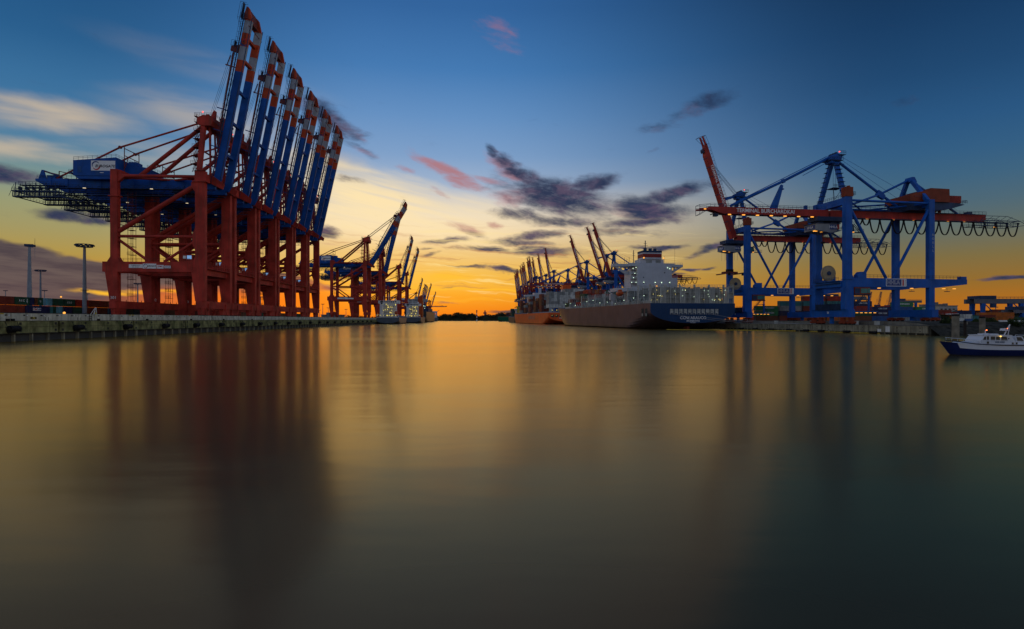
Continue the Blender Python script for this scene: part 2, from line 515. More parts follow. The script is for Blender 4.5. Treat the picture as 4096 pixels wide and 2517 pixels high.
def text_mesh(s, size, bold=0.0, shear=0.0, align='CENTER', spacing=1.0):
    key = ('text', s, size, bold, shear, align, spacing)
    if key not in CACHE:
        cu = bpy.data.curves.new('lettering', 'FONT')
        cu.body = s
        cu.size = size
        cu.align_x = align
        cu.align_y = 'CENTER'
        cu.offset = bold
        cu.shear = shear
        cu.space_character = spacing
        cu.extrude = 0.012
        cu.resolution_u = 2
        o = bpy.data.objects.new('lettering', cu)
        col.objects.link(o)
        dg = bpy.context.evaluated_depsgraph_get()
        me = bpy.data.meshes.new_from_object(o.evaluated_get(dg))
        bpy.data.objects.remove(o)
        CACHE[key] = me
    return CACHE[key]
def lettering(s, size, m, parent, loc, rot=(R(90), 0, 0), **kw):
    me = text_mesh(s, size, **kw)
    key = (me.name, m.name)
    if key not in CACHE:
        me2 = me.copy()
        me2.materials.clear()
        me2.materials.append(m)
        CACHE[key] = me2
    return obj('lettering', CACHE[key], parent, loc, rot)

AL, AR = math.atan(148 / F), math.atan(365 / F)      # headings of the two quays
def frame(a):
    c, s = math.cos(a), math.sin(a)
    return lambda x, y, z=0.0: Vector((x * c - y * s, x * s + y * c, z))
LF, RF = frame(AL), frame(AR)
def at(px, Y, z=0.0):
    return Vector(((px - CX) / F * Y, Y, z))
def hz(py, Y):
    return CAMZ + (HY - py) / F * Y
ORD = ['first', 'second', 'third', 'fourth', 'fifth', 'sixth', 'seventh', 'eighth', 'ninth', 'tenth', 'eleventh', 'twelfth', 'thirteenth', 'fourteenth', 'fifteenth', 'sixteenth',
       'seventeenth', 'eighteenth', 'nineteenth', 'twentieth', 'twenty-first', 'twenty-second', 'twenty-third', 'twenty-fourth', 'twenty-fifth', 'twenty-sixth', 'twenty-seventh',
       'twenty-eighth', 'twenty-ninth', 'thirtieth', 'thirty-first', 'thirty-second', 'thirty-third', 'thirty-fourth']

# ------------------------------------------------------------------ water
def water_material():
    m = bpy.data.materials.new('harbour_water')          # brown river water: murky body under a rippled, slightly tinted surface
    m.use_nodes = True
    t = m.node_tree
    t.nodes.remove(t.nodes['Principled BSDF'])
    out = t.nodes['Material Output']
    g = t.nodes.new('ShaderNodeNewGeometry')
    def nz(scale, sc, det=3.0):
        mp = t.nodes.new('ShaderNodeMapping')
        mp.inputs[3].default_value = sc
        t.links.new(g.outputs['Position'], mp.inputs[0])
        n = t.nodes.new('ShaderNodeTexNoise')
        n.inputs['Scale'].default_value = scale
        n.inputs['Detail'].default_value = det
        t.links.new(mp.outputs[0], n.inputs['Vector'])
        return n.outputs['Fac']
    b = t.nodes.new('ShaderNodeBump')
    b.inputs['Strength'].default_value = 0.12
    b.inputs['Distance'].default_value = 0.3
    t.links.new(nz(0.25, (0.35, 1.0, 1.0)), b.inputs['Height'])
    fr = t.nodes.new('ShaderNodeFresnel')
    fr.inputs['IOR'].default_value = 1.62
    di = t.nodes.new('ShaderNodeBsdfDiffuse')
    di.inputs['Color'].default_value = (0.066, 0.043, 0.027, 1)
    gl = t.nodes.new('ShaderNodeBsdfGlossy')
    gl.inputs['Color'].default_value = (1.0, 0.775, 0.36, 1)
    r = t.nodes.new('ShaderNodeMapRange')
    r.inputs[1].default_value = 0.35
    r.inputs[2].default_value = 0.65
    r.inputs[3].default_value = 0.175
    r.inputs[4].default_value = 0.205
    t.links.new(nz(0.05, (0.3, 1.0, 1.0), 4.0), r.inputs[0])
    t.links.new(r.outputs[0], gl.inputs['Roughness'])
    t.links.new(b.outputs[0], gl.inputs['Normal'])
    mx = t.nodes.new('ShaderNodeMixShader')
    t.links.new(fr.outputs[0], mx.inputs[0])
    t.links.new(di.outputs[0], mx.inputs[1])
    t.links.new(gl.outputs[0], mx.inputs[2])
    t.links.new(mx.outputs[0], out.inputs['Surface'])
    return m
b = MB().face([(-3000, -60, 0), (3000, -60, 0), (3000, 6000, 0), (-3000, 6000, 0)])
obj('water', b.mesh('water', water_material()), kind='structure')

# ------------------------------------------------------------------ ground behind the two quays
CONC = mat('quay_concrete', (0.56, 0.53, 0.42), 0.85, 0.22, 0.5, 0.7, (0.16, 0.13, 0.09), bump=0.3)
ALGAE = mat('algae_concrete', (0.25, 0.235, 0.10), 0.85, 0.45, 0.45, 0.85, (0.05, 0.075, 0.02), bump=0.4)
CONC2 = mat('weathered_concrete', (0.28, 0.255, 0.18), 0.85, 0.25, 0.5, 0.8, (0.07, 0.055, 0.035), bump=0.3)
DARKC = mat('wet_concrete', (0.05, 0.047, 0.036), 0.7, 0.4, 0.8)
ASPH = mat('asphalt', (0.06, 0.058, 0.055), 0.85, 0.2, 0.2)
YELLOW = mat('yellow_paint', (0.55, 0.38, 0.05), 0.6, 0.15)
def slab(name, pts, z, zb, m):
    b = MB()
    n = len(pts)
    b.v += [(p.x, p.y, z) for p in pts] + [(p.x, p.y, zb) for p in pts]
    b.f.append(tuple(range(n)))
    b.m.append(0)
    for i in range(n):
        j = (i + 1) % n
        b.f.append((i, n + i, n + j, j))
        b.m.append(0)
    return obj(name, b.mesh(name, m), kind='structure')
QX = -97.5                                    # face of the left quay, along its own heading
slab('quay_ground', [LF(QX - 0.6, 40), LF(QX - 0.6, 1500), LF(-900, 1500), LF(-900, 40)], 5.93, -1.0, ASPH)
slab('yard_ground', [LF(-150, 60), LF(-150, 800), LF(-800, 800), LF(-800, 60)], 6.9, 5.0, ASPH)
RX = 146.0
slab('terminal_ground', [RF(160, 150), RF(160, 420), at(2260, 760), at(2060, 1500), at(4400, 1500), RF(900, 150)], 3.9, -1.0, ASPH)
slab('quay_apron', [RF(RX + 0.5, 149.5), RF(RX + 0.5, 420), RF(160, 420), RF(160, 149.5)], 2.73, -1.0, ASPH)
slab('far_shore', [at(1500, 1580), at(2120, 1580), at(2600, 2600), at(900, 2600)], 0.6, -1.0, ASPH)

# ------------------------------------------------------------------ left quay wall
qw = thing('quay_wall', 'long concrete quay wall with green algae stained lower band below the red cranes', 'quay wall', LF(QX, 0, 0), AL)
def panel_u(b):                               # upper pale block, 10 m long, with two mooring recesses
    b.box(-0.5, 0, 0.03, 9.97, 4.42, 5.45, 0)
    for a, c in ((0.03, 1.8), (3.4, 6.8), (8.4, 9.97)):
        b.box(-0.5, 0, a, c, 5.45, 5.72, 0)
    for a in (1.8, 6.8):
        b.box(-0.5, -0.32, a, a + 1.6, 5.45, 5.72, 1)
        b.box(-0.3, 0.02, a + 0.9, a + 1.4, 5.47, 5.7, 2)
    b.box(-0.5, 0, 0.03, 9.97, 5.72, 6.0, 0)
    b.box(-0.5, 0.14, 0.03, 9.97, 4.3, 4.42, 3)
mu = cached('qpu', 'panel', [CONC, BLACK, WHITE, DARKC], panel_u)
def panel_l(b):                               # algae grown apron, 30 m long, with joint posts and dark sockets
    b.box(-0.6, 0.1, 0.35, 29.65, 1.75, 4.28, 0)
    b.box(-0.6, 0.2, 0.35, 29.65, 1.6, 1.75, 1)
    for y in (0.9, 9.0, 18.0, 28.6):
        for z in (2.0, 3.5):
            b.box(0, 0.13, y, y + 0.7, z, z + 0.55, 1)
    b.box(0.1, 0.16, 0.35, 29.65, 3.05, 3.1, 1)
ml = cached('qpl', 'panel', [ALGAE, DARKC], panel_l)
mp = cached('qpp', 'pier', [CONC2], lambda b: b.box(-0.9, -0.05, -0.2, 0.2, -1.5, 1.6))
for i in range(50):
    obj('upper_panel', mu, qw, (0, 101 + 10 * i, 0))
for i in range(17):
    obj('lower_panel', ml, qw, (0, 83.5 + 30 * i, 0))
for i in range(96):
    obj('pier', mp, qw, (0, 100.5 + 5 * i, 0))
b = MB().box(-2.5, -2.2, 60, 1000, -1.5, 4.3)
part('back_wall', b, DARKC, qw)
b = MB().box(-0.5, 0.0, 601, 1000, 4.3, 6.0).box(-0.5, 0.1, 594, 1000, 1.6, 4.28)
part('distant_wall', b, ALGAE, qw)
b = MB()
for y, z in ((154.6, 4.4), (223.5, 4.4), (276, 4.4)):
    b.cut().ladder((0.22, y, 4.35), (0.22, y, 6.0), 1.0, 0.45, 0.07, m=0)
part('ladder', b, BLACK, qw)
b = MB().box(0.0, 0.05, 134.8, 136.6, 4.75, 5.25)
s = part('depth_sign', b, mat('sign_brown', (0.10, 0.075, 0.03), 0.6), qw)
lettering('75', 0.62, mat('lettering_yellow', (0.7, 0.55, 0.12), 0.5, 0.05), s, (0.07, 135.7, 5.0), (R(90), 0, R(90)), bold=0.02)
b = MB()
for y in (128.0, 129.3, 157.5, 180, 207, 233, 262):
    b.cut().box(0.0, 0.35, y, y + 0.75, 4.42, 4.85)
part('fender_bracket', b, BLACK, qw)
b = MB()
for y in (126.6, 171.5, 173.0, 206, 250):
    b.cut().box(0.0, 0.03, y, y + 0.9, 5.75, 5.99)
part('yellow_marking', b, YELLOW, qw)
b = MB()
for y in (125.2, 125.8, 139.2, 140.2, 150, 151.2, 163, 175, 186):
    b.cut().box(0.0, 0.06, y, y + 0.08, 4.5, 5.2)
part('rung_strip', b, DARKC, qw)
def fender(b):
    b.disc((0.75, 0, 0), 0.62, 2.7, 'y', 14)
    for y in (-0.9, 0.9):
        b.disc((0.75, y, 0), 0.66, 0.18, 'y', 14)
    b.disc((0.75, 0, 0), 0.3, 3.1, 'y', 8)
    b.tube((0.75, -1.5, 0), (0.1, -1.6, 1.5), 0.05, 4).tube((0.75, 1.5, 0), (0.1, 1.6, 1.5), 0.05, 4)
    b.box(0.1, 0.4, -1.0, 1.0, -0.9, -0.5)
mf = cached('fender', 'rubber_fender', [BLACK], fender)
for i in range(22):
    obj('rubber_fender', mf, None, LF(QX, 129.3 + 20.2 * i, 2.75), (0, 0, AL), 'black cylindrical rubber fender hung on the algae stained quay wall, %s from the left' % ORD[i], 'fender', 'rubber fenders on the left quay wall')
b = MB()
for y in (-0.5, 0.5):
    b.tube((0, y, 0), (0.1, y * 0.35, 1.75), 0.07, 5).tube((-0.9, y, 0), (0.1, y * 0.35, 1.75), 0.07, 5)
b.tube((0.1, -.2, 1.7), (0.1, .2, 1.7), 0.08, 5).tube((0, -.5, .7), (0, .5, .7), 0.05, 4).box(-0.2, 0.12, -.3, .3, .1, .5, 1)
one('ladder_frame', b, [WHITE, YELLOW], 'white A shaped trestle standing on the quay edge by the first crane leg', 'trestle', loc=LF(QX - 0.6, 157.8, 5.95), rz=AL)

# ------------------------------------------------------------------ right quay walls
qr = thing('quay_wall', 'low stained concrete quay wall below the two blue cranes on the right', 'quay wall', RF(RX, 0, 0), AR)
def panel_r(b):
    b.box(0, 0.6, 0.12, 22.68, 0.55, 2.75, 0)
    b.box(-0.12, 0.6, 0.12, 22.68, 2.55, 2.76, 0)
    for y in (2.5, 11, 19):
        for z in (0.9, 1.9):
            b.box(-0.03, 0.05, y, y + 0.35, z, z + 0.3, 1)
    b.box(0.3, 0.7, 0.12, 22.68, -1.0, 0.55, 1)
    for y in range(1, 23, 3):
        b.box(0.05, 0.35, y, y + 0.3, -1.0, 0.55, 0)
mr_ = cached('qrp', 'panel', [CONC2, DARKC], panel_r)
for i in range(8):
    obj('wall_panel', mr_, qr, (0, 149.5 + 22.8 * i, 0))
b = MB().box(0.35, 0.8, 149, 420, -1, 2.6).box(0.2, 14, 148.6, 149.4, -1, 2.7)
part('core', b, DARKC, qr)
b = MB().box(-0.05, 0.0, 163.5, 165.2, 0.7, 2.5).cut().box(-0.05, 0, 167, 168.5, 0.7, 1.6)
part('white_panel', b, WHITE, qr)
b = MB()
for y in (170, 182, 195, 203.5, 214, 226, 238, 249):
    b.cut().disc((-0.35, y, 0.45), 0.42, 3.0, 'y', 10)
part('fender', b, BLACK, qr)
up = thing('barrier_wall', 'grey concrete wall on the low quay behind the orange crane bogies', 'wall', RF(160, 0, 0), AR)
mb_ = cached('uwp', 'panel', [mat('grey_concrete', (0.22, 0.21, 0.175), 0.85, 0.2, 0.5, 0.4)], lambda b: b.box(-0.3, 0.15, 0.05, 11.95, 2.7, 3.95))
for i in range(22):
    obj('wall_panel', mb_, up, (0, 150 + 12 * i, 0))

# mooring bollards on the right apron
def cabinet(b):
    b.box(-0.6, 0.6, -0.6, 0.6, 0, 1.25)
    b.box(-0.7, 0.7, -0.7, 0.7, 1.25, 1.35)
    b.box(-0.64, -0.6, -0.4, 0.4, 0.15, 1.1)
mc = cached('cab', 'power_cabinet', [mat('pale_grey_paint', (0.5, 0.5, 0.46), 0.5)], cabinet)
for i, px in enumerate((3105, 3249, 3424, 3508)):
    k = (px - CX) / F
    rx = 157.0
    ry = (rx * math.cos(AR) - k * rx * math.sin(AR)) / (math.sin(AR) + k * math.cos(AR))
    obj('power_cabinet', mc, None, RF(rx, ry, 2.74), (0, 0, AR), 'pale grey power cabinet before the low barrier wall, %s from the left' % ORD[i], 'cabinet', 'cabinets on the right quay')

# embankment right of the quay corner, bushes on it
BANK = mat('dark_riprap', (0.05, 0.042, 0.03), 0.9, 0.5, 0.7, bump=0.8, bscale=1.5)
b = MB()
c0, c1 = RF(RX, 149), RF(420, 120)
n = 70
gr = []
for i in range(n + 1):
    p = c0.lerp(c1, i / n)
    for j, (off, z) in enumerate(((-5.5, -1), (-4, 0.3), (-2.4, 1.1), (-0.8, 2.1), (1.0, 2.9), (4, 3.5), (12, 3.9))):
        q = p + Vector((-0.02, 1, 0)) * (off + rnd.uniform(-.5, .5)) + Vector((rnd.uniform(-.5, .5), 0, rnd.uniform(-.22, .22)))
        gr.append((q.x, q.y, z + (rnd.uniform(-.2, .2) if 0 < j < 6 else 0)))
b.v = gr
for i in range(n):
    for j in range(6):
        a = i * 7 + j
        b.f.append((a, a + 7, a + 8, a + 1))
        b.m.append(0)
obj('embankment', b.mesh('embankment', BANK), kind='structure')
LEAF = mat('bush_leaves', (0.045, 0.065, 0.02), 0.8, 0.5, 0.8)
LEAF2 = mat('far_leaves', (0.05, 0.055, 0.03), 0.9, 0.4, 0.05)
BARK = mat('bark', (0.05, 0.04, 0.03), 0.9)
def clump(b, c, rx, ry, rz, n, s, m=0):
    for _ in range(n):
        while True:
            p = Vector((rnd.uniform(-1, 1), rnd.uniform(-1, 1), rnd.uniform(-1, 1)))
            if 0.25 < p.length < 1:
                break
        p = Vector((c[0] + p.x * rx, c[1] + p.y * ry, c[2] + p.z * rz))
        a = Vector((rnd.gauss(0, 1), rnd.gauss(0, 1), rnd.gauss(0, 1))).normalized() * s * rnd.uniform(.5, 1.2)
        e = Vector((rnd.gauss(0, 1), rnd.gauss(0, 1), rnd.gauss(0, 1))).normalized() * s * rnd.uniform(.4, .9)
        b.face([p - a, p + e, p + a, p - e], m)
def bush(px, Y, z, w, h, label):
    t = thing('bush', label, 'bush', at(px, Y, z), 0, 'bushes on the embankment')
    b = MB()
    for _ in range(9):
        a = rnd.uniform(0.25, 0.5)
        clump(b, (rnd.uniform(-.55, .55) * w, rnd.uniform(-.5, .5) * w * .6, rnd.uniform(.25, .7) * h), w * a, w * a * .7, h * a * .8, 170, 0.20)
    part('foliage', b, LEAF, t)
    b = MB()
    for _ in range(6):
        b.cut().tube((rnd.uniform(-.3, .3), rnd.uniform(-.3, .3), -.3), (rnd.uniform(-.5, .5) * w, rnd.uniform(-.3, .3), h * .6), .06, 4, .02)
    part('stem', b, BARK, t)
bush(3786, 176, 2.4, 2.6, 4.0, 'dark bush by the quay corner left of the tall concrete pile')
bush(3905, 177, 2.6, 2.2, 2.6, 'low dark bush between the two tall concrete piles')
bush(3970, 178, 2.5, 3.0, 3.0, 'dark bush right of the second concrete pile behind the boat')
bush(4062, 172, 2.4, 2.6, 2.9, 'dark bush at the right edge behind the boat mast')
bush(4120, 168, 2.2, 2.6, 4.2, 'tall dark bush at the far right edge of the bank')
b = MB().box(0, 9.5, -.2, .2, 0.2, 1.0)
for x in (0.2, 3.2, 6.3, 9.3):
    b.box(x - .15, x + .15, -.25, .25, -1.2, 0.2)
one('white_barrier', b, WHITE, 'low white barrier on the bank behind the boat stern', 'barrier', loc=at(3995, 186, 3.4))

# piles in the water
def pile(name, px, Y, r, top, m, label, cap=None):
    t = thing(name, label, 'pile', at(px, Y, 0), 0, 'mooring piles beside the boat')
    b = MB().tube((0, 0, -2), (0, 0, top - .5), r, 20)
    part('shaft', b, m, t)
    b = MB().tube((0, 0, top - .5), (0, 0, top), r * 1.05, 20)
    part('cap', b, BLACK, t)
CONCP = mat('pile_concrete', (0.23, 0.20, 0.15), 0.85, 0.25, 0.8, 0.4, (0.1, 0.09, 0.05))
pile('mooring_pile', 3822, 142, 0.76, 5.95, CONCP, 'thick concrete mooring pile with dark cap nearest the boat bow')
pile('mooring_pile', 3929, 160, 0.68, 5.5, CONCP, 'concrete mooring pile rising behind the boat wheelhouse')
pile('mooring_pile', 3860, 165, 0.36, 4.4, mat('dark_timber', (0.04, 0.03, 0.025), 0.9), 'thin dark timber pile between the two concrete piles')

# wooded far shores
def woodland(name, x0, x1, Y, depth, hfun, n, label):
    b = MB()
    for _ in range(n):
        px = rnd.uniform(x0, x1)
        y = Y + rnd.uniform(0, depth)
        p = at(px, y)
        h = hfun(px)
        s = (h / 20) ** .5
        top = h * rnd.uniform(0.45, 1.0)
        clump(b, (p.x, y, top - 3 * s), 4.5 * s, 4 * s, 3.5 * s, 16, 1.5 * s)
    for px in range(int(x0), int(x1), 6):
        p, q = at(px, Y + 8), at(px + 6, Y + 8)
        b.face([(p.x, p.y, 0), (q.x, q.y, 0), (q.x, q.y, hfun(px) * .72), (p.x, p.y, hfun(px) * .72)])
    o = obj(name, b.mesh(name, LEAF2), kind='stuff')
    tag(o, label, 'trees')
woodland('far_woodland', 1735, 2075, 1590, 60, lambda px: 20 + 3 * math.sin(px * .035) + 2 * math.sin(px * .11 + 1), 900, 'dark wooded shore across the end of the harbour channel')
woodland('distant_treeline', 3560, 4200, 900, 60, lambda px: 16 + 3 * math.sin(px * .03) + 2 * math.sin(px * .13), 520, 'dark distant treeline behind the containers on the far right')
woodland('distant_treeline', 1300, 1520, 1250, 60, lambda px: 13 + 2 * math.sin(px * .05), 160, 'low distant trees seen under the second group of red cranes')

# ------------------------------------------------------------------ red and blue ship-to-shore cranes of the left quay
def ring(b, c, r0, r1, a0, a1, n, m, y):
    for i in range(n):
        t0, t1 = R(a0 + (a1 - a0) * i / n), R(a0 + (a1 - a0) * (i + 1) / n)
        w = lambda f: r0 + (r1 - r0) * (0.25 + 0.75 * math.sin(math.pi * f))
        q0, q1 = w(i / n), w((i + 1) / n)
        b.face([(c[0] + r0 * math.cos(t0), y, c[1] + r0 * math.sin(t0)), (c[0] + q0 * math.cos(t0), y, c[1] + q0 * math.sin(t0)),
                (c[0] + q1 * math.cos(t1), y, c[1] + q1 * math.sin(t1)), (c[0] + r0 * math.cos(t1), y, c[1] + r0 * math.sin(t1))], m)
def logo_sign(parent, loc, w, h, rot=(0, 0, 0), text=True):
    def fn(b):
        b.box(-w / 2, w / 2, 0, 0.08, -h / 2, h / 2, 0)
        c = (-w * 0.29, 0)
        ring(b, c, h * .33, h * .46, 40, 200, 16, 1, -0.012)
        ring(b, c, h * .33, h * .46, 215, 375, 16, 2, -0.012)
    s = obj('sign_board', cached(('logo', w, h), 'sign_board', [SIGNW, SIGNB, SIGNR], fn), parent, loc, rot)
    return s
def bogie_set(b, x, y0, y1):
    for a, c in ((y0 - 1.6, y0 + 5.6), (y1 - 5.6, y1 + 1.6)):
        b.cut().beam((x, a + .2, 2.15), (x, c - .2, 2.15), 1.5, 1.15, 0)
        for q in (a + 1.8, c - 1.8):
            b.prism([(x - .6, 0.35), (x + .6, .35), (x + .6, 1.65), (x - .6, 1.65)], q - 1.6, q + 1.6, 0)
            b.box(x - .5, x + .5, q - .3, q + .3, 1.2, 2.2, 0)
            for w in (-1.0, 1.0):
                b.disc((x, q + w, 0.42), .42, .5, 'x', 10, 1)
        b.box(x - .35, x + .35, (a + c) / 2 - .4, (a + c) / 2 + .4, 1.9, 2.8, 0)
BANDRED = mat('boom_band_red', (0.50, 0.065, 0.02), 0.55, 0.15, 0.3, 0.4, (0.2, 0.05, 0.03))
GA, WY = -30.5, 22.4                      # rail gauge and leg base
GY = (6.4, 16.0)                          # the two main girders
HX, HZ = 2.7, 49.4                        # boom hinge
BL = 69.6
def euro_crane(loc, rz, ang, label, number=None, near=True, sx=1.0, group='red and blue container cranes along the left quay'):
    t = thing('container_crane', label, 'container crane', loc, rz, group)
    K = lambda n, mats, fn: obj(n, cached(('euro', n, fn.__name__, near), n, mats, fn), t)
    def sea_bogie(b): bogie_set(b, 0, 0, WY)
    def land_bogie(b): bogie_set(b, GA, 0, WY)
    K('bogie', [RED, BLACK], sea_bogie)
    K('bogie', [RED, BLACK], land_bogie)
    def sea_sill(b):
        b.box(-1.1, 1.1, -2.0, WY + 2.0, 2.7, 5.45)
        for y in (1.5, 6, 11, 16, 20.5):
            b.tube((0.4, y, 5.45), (0.4, y, 6.1), .12, 5)
        b.box(1.1, 1.4, 3, 3.5, 2.0, 4.6).box(1.1, 1.4, 18, 18.5, 2.0, 4.6)
    def land_sill(b):
        b.box(GA - 1.1, GA + 1.1, -2.0, WY + 2.0, 2.7, 5.45)
        for y in (1.5, 6, 11, 16, 20.5):
            b.tube((GA + .4, y, 5.45), (GA + .4, y, 6.1), .12, 5)
    K('sill_beam', RED, sea_sill)
    K('sill_beam', RED, land_sill)
    for k, y in enumerate((0, WY)):
        s = 1 if k == 0 else -1
        def sea_leg(b, y=y):
            b.frustum((-1.75, 1.6, y - 1.0, y + 1.0), (-3.3, 1.7, y - 1.15, y + 1.15), 5.45, 18.0)
            b.frustum((-3.3, 1.7, y - 1.15, y + 1.15), (-1.9, 1.65, y - 1.1, y + 1.1), 18.0, 21.6)
            b.box(-1.75, 1.65, y - 1.05, y + 1.05, 21.6, 49.3)
            b.box(-2.6, 2.5, y - 1.5, y + 1.5, 49.3, 49.7)
            b.box(-1.9, 1.8, y - 1.1, y + 1.1, 49.7, 53.4)
            b.prism([(-3.2, 47.5), (-1.7, 45.5), (-1.7, 49.3), (-3.2, 49.3)], y - .8, y + .8)
            b.prism([(-2.9, 26.5), (-1.7, 23.5), (-1.7, 33), (-2.9, 30)], y - .6, y + .6)
        def land_leg(b, y=y):
            b.frustum((GA - 1.45, GA + 1.45, y - 1.0, y + 1.0), (GA - 3.0, GA + 1.3, y - 1.15, y + 1.15), 5.45, 16.1)
            b.box(GA - 1.25, GA + 1.25, y - 1.0, y + 1.0, 19.8, 44.0)
            b.box(GA - 1.8, GA + 1.8, y - 1.4, y + 1.4, 43.6, 44.0)
            b.box(GA - 1.25, GA + 1.15, y - 1.0, y + 1.0, 44.0, 53.6)
            b.frustum((GA - 2.4, GA + 2.4, y - 1.02, y + 1.02), (GA - 1.25, GA + 1.25, y - 1.0, y + 1.0), 19.8, 21.6)
            b.prism([(GA + 1.2, 49), (GA + 1.2, 53), (GA + 3.6, 51)], y - .7, y + .7)
        sea_leg.__name__ += str(k)
        land_leg.__name__ += str(k)
        K('leg', RED, sea_leg)
        ll = K('leg', RED, land_leg)
        if number and k == 0:
            lettering(number, 1.5, INKW, ll, (GA - .1, y - 1.06, 6.6))
        def portal(b, y=y):
            b.box(GA - 3.9, -2.6, y - 1.2, y + 1.2, 16.1, 19.8)
            b.box(GA + 1.5, -2.0, y - .5, y + .5, 15.6, 16.1)
        portal.__name__ += str(k)
        pb = K('portal_beam', RED, portal)
        if k == 0 and near:
            def rail_p(b): b.rail((GA + 2, -1.1, 19.8), (-3.5, -1.1, 19.8), 1.2, 1.6, .05)
            obj('handrail', cached('eupr', 'handrail', [DARKRED], rail_p), pb)
            bx = MB().box(-25.0, -20.2, -1.32, -1.2, 17.5, 18.8)
            if 'eu_sign1' not in CACHE:
                CACHE['eu_sign1'] = bx.mesh('sign_board', [SIGNW])
                CACHE['eu_sign3'] = MB().box(-15.2, -12.8, -1.32, -1.2, 17.3, 18.6).mesh('sign_board', [SIGNW])
                CACHE['eu_sign4'] = MB().box(-12.5, -10.3, -1.32, -1.2, 17.45, 18.35).mesh('sign_board', [SIGNW])
            s1 = obj('sign_board', CACHE['eu_sign1'], pb)
            lettering('Tragfähigkeit 63 t', .46, INK, pb, (-22.6, -1.335, 18.4))
            lettering('unter Spreader', .4, INK, pb, (-22.6, -1.335, 17.85))
            logo_sign(pb, (-17.75, -1.3, 18.2), 4.7, 1.8)
            lettering('EUROGATE', .62, INK, pb, (-17.0, -1.335, 18.2), shear=.2, bold=.012)
            obj('sign_board', CACHE['eu_sign3'], pb)
            lettering('ZPMC', .72, SIGNR, pb, (-14.0, -1.335, 18.05), bold=.02)
            obj('sign_board', CACHE['eu_sign4'], pb)
            lettering('ALSTOM', .5, SIGNB, pb, (-11.4, -1.335, 17.9), bold=.012)
        elif k == 0:
            obj('sign_board', cached('eu_sign_far', 'sign_board', [SIGNW], lambda b: b.box(-25, -20.2, -1.32, -1.2, 17.5, 18.8).cut().box(-15.2, -10.3, -1.32, -1.2, 17.4, 18.6)), pb)
            logo_sign(pb, (-17.75, -1.3, 18.2), 4.7, 1.8)
        tubes = [((-3.0, y, 47.5), (GA + .5, y, 30.6), .85), ((GA + .8, y, 29.2), (-2.2, y, 29.2), .55), ((GA + .8, y, 28.2), (-18.4, y, 19.9), .5),
                 ((-2.4, y, 27.4), (-13.2, y, 19.9), .5), ((GA, y, 51.4), (-1.5, y, 51.4), .6)]
        for i, (p, q, r) in enumerate(tubes):
            key = ('eut', k, i)
            if key not in CACHE:
                CACHE[key] = MB().tube(p, q, r, 10).mesh('brace', [RED])
            obj('brace', CACHE[key], t)
        key = ('eut', k, 'x')
        if key not in CACHE:
            CACHE[key] = MB().tube((GA, y, 51.0), (-13, GY[k], 51.4), .45, 8).tube((-13, GY[k], 51.4), (-1.5, y, 51.0), .45, 8).mesh('brace', [RED])
        obj('brace', CACHE[key], t)
    def cross_sea(b):
        b.box(-2.6, .6, 1.15, WY - 1.15, 15.2, 17.6)
        b.box(.6, 1.7, 1.2, WY - 1.2, 17.5, 17.75)
        n = 12
        for i in range(n + 1):
            y = 1.5 + (WY - 3) * i / n
            b.box(1.55, 1.75, y - .12, y + .12, 17.7, 20.3)
        b.tube((1.65, 1.5, 19.1), (1.65, WY - 1.5, 19.1), .08, 4)
    def cross_land(b):
        b.box(GA - 1.2, GA + 1.2, 1.15, WY - 1.15, 16.4, 19.0)
    def cross_top(b):
        b.box(-1.0, 1.2, 1.05, WY - 1.05, 50.2, 53.0)
        b.cut().prism([(1.4, 50), (5.6, 47.9), (6.2, 49.8), (1.8, 53.2)], GY[0] - 1.6, GY[0] - .9)
        b.cut().prism([(1.4, 50), (5.6, 47.9), (6.2, 49.8), (1.8, 53.2)], GY[1] + .9, GY[1] + 1.6)
    def cross_topl(b):
        b.box(GA - 1.0, GA + 1.0, 1.0, WY - 1.0, 51.8, 53.8)
    for f in (cross_sea, cross_land, cross_top, cross_topl):
        K('cross_beam', [RED], f)
    # main girders, walkways, cable platforms
    for k, y in enumerate(GY):
        def girder(b, y=y):
            b.prism([(-62.5, 50.4), (-62.5, 51.2), (-40, 51.4), (2.4, 51.4), (2.4, 48.0), (-58, 48.0)], y - .75, y + .75)
            for x in range(-57, 2, 6):
                b.box(x, x + .25, y - .95, y + .95, 47.9, 51.45)
        girder.__name__ += str(k)
        K('main_girder', BLUE, girder)
    def walkway(b):
        y = GY[0] - 2.0
        b.box(-64, 1.0, y - .9, y + .9, 47.4, 47.55)
        b.rail((-64, y - .9, 47.5), (1, y - .9, 47.5), 1.2, 1.8, .055)
        b.rail((-62, GY[0] - .6, 51.3), (-48, GY[0] - .6, 51.4), 1.2, 1.8, .055)
        for x in range(-63, 1, 4):
            b.beam((x, y - .9, 47.7), (x, GY[0] - .7, 48.8), .12, .12)
        y = GY[1] + 2.0
        b.box(-64, 1.0, y - .9, y + .9, 47.4, 47.55)
        b.rail((-64, y + .9, 47.5), (1, y + .9, 47.7), 1.2, 3.0, .055)
    K('walkway', DARKSTEEL, walkway)
    def platform(b):                          # hanging two deck cable platform on the back reach
        for z, xa, xb in ((46.0, -68.5, -52.5), (44.0, -68.2, -50)):
            for y in (3.5, 19):
                b.box(xa, xb, y - 1.1, y + 1.1, z - .32, z + .1)
                b.rail((xa, y - 1.1, z), (xb, y - 1.1, z), 1.25, .8, .05)
                b.rail((xa, y + 1.1, z), (xb, y + 1.1, z), 1.25, 1.6, .05)
            b.beam((xa, 3.5, z), (xa, 19, z), .3, .3)
            b.beam((xb, 3.5, z), (xb, 19, z), .3, .3)
            b.rail((xa, 3.5, z), (xa, 19, z), 1.2, 1.5, .05)
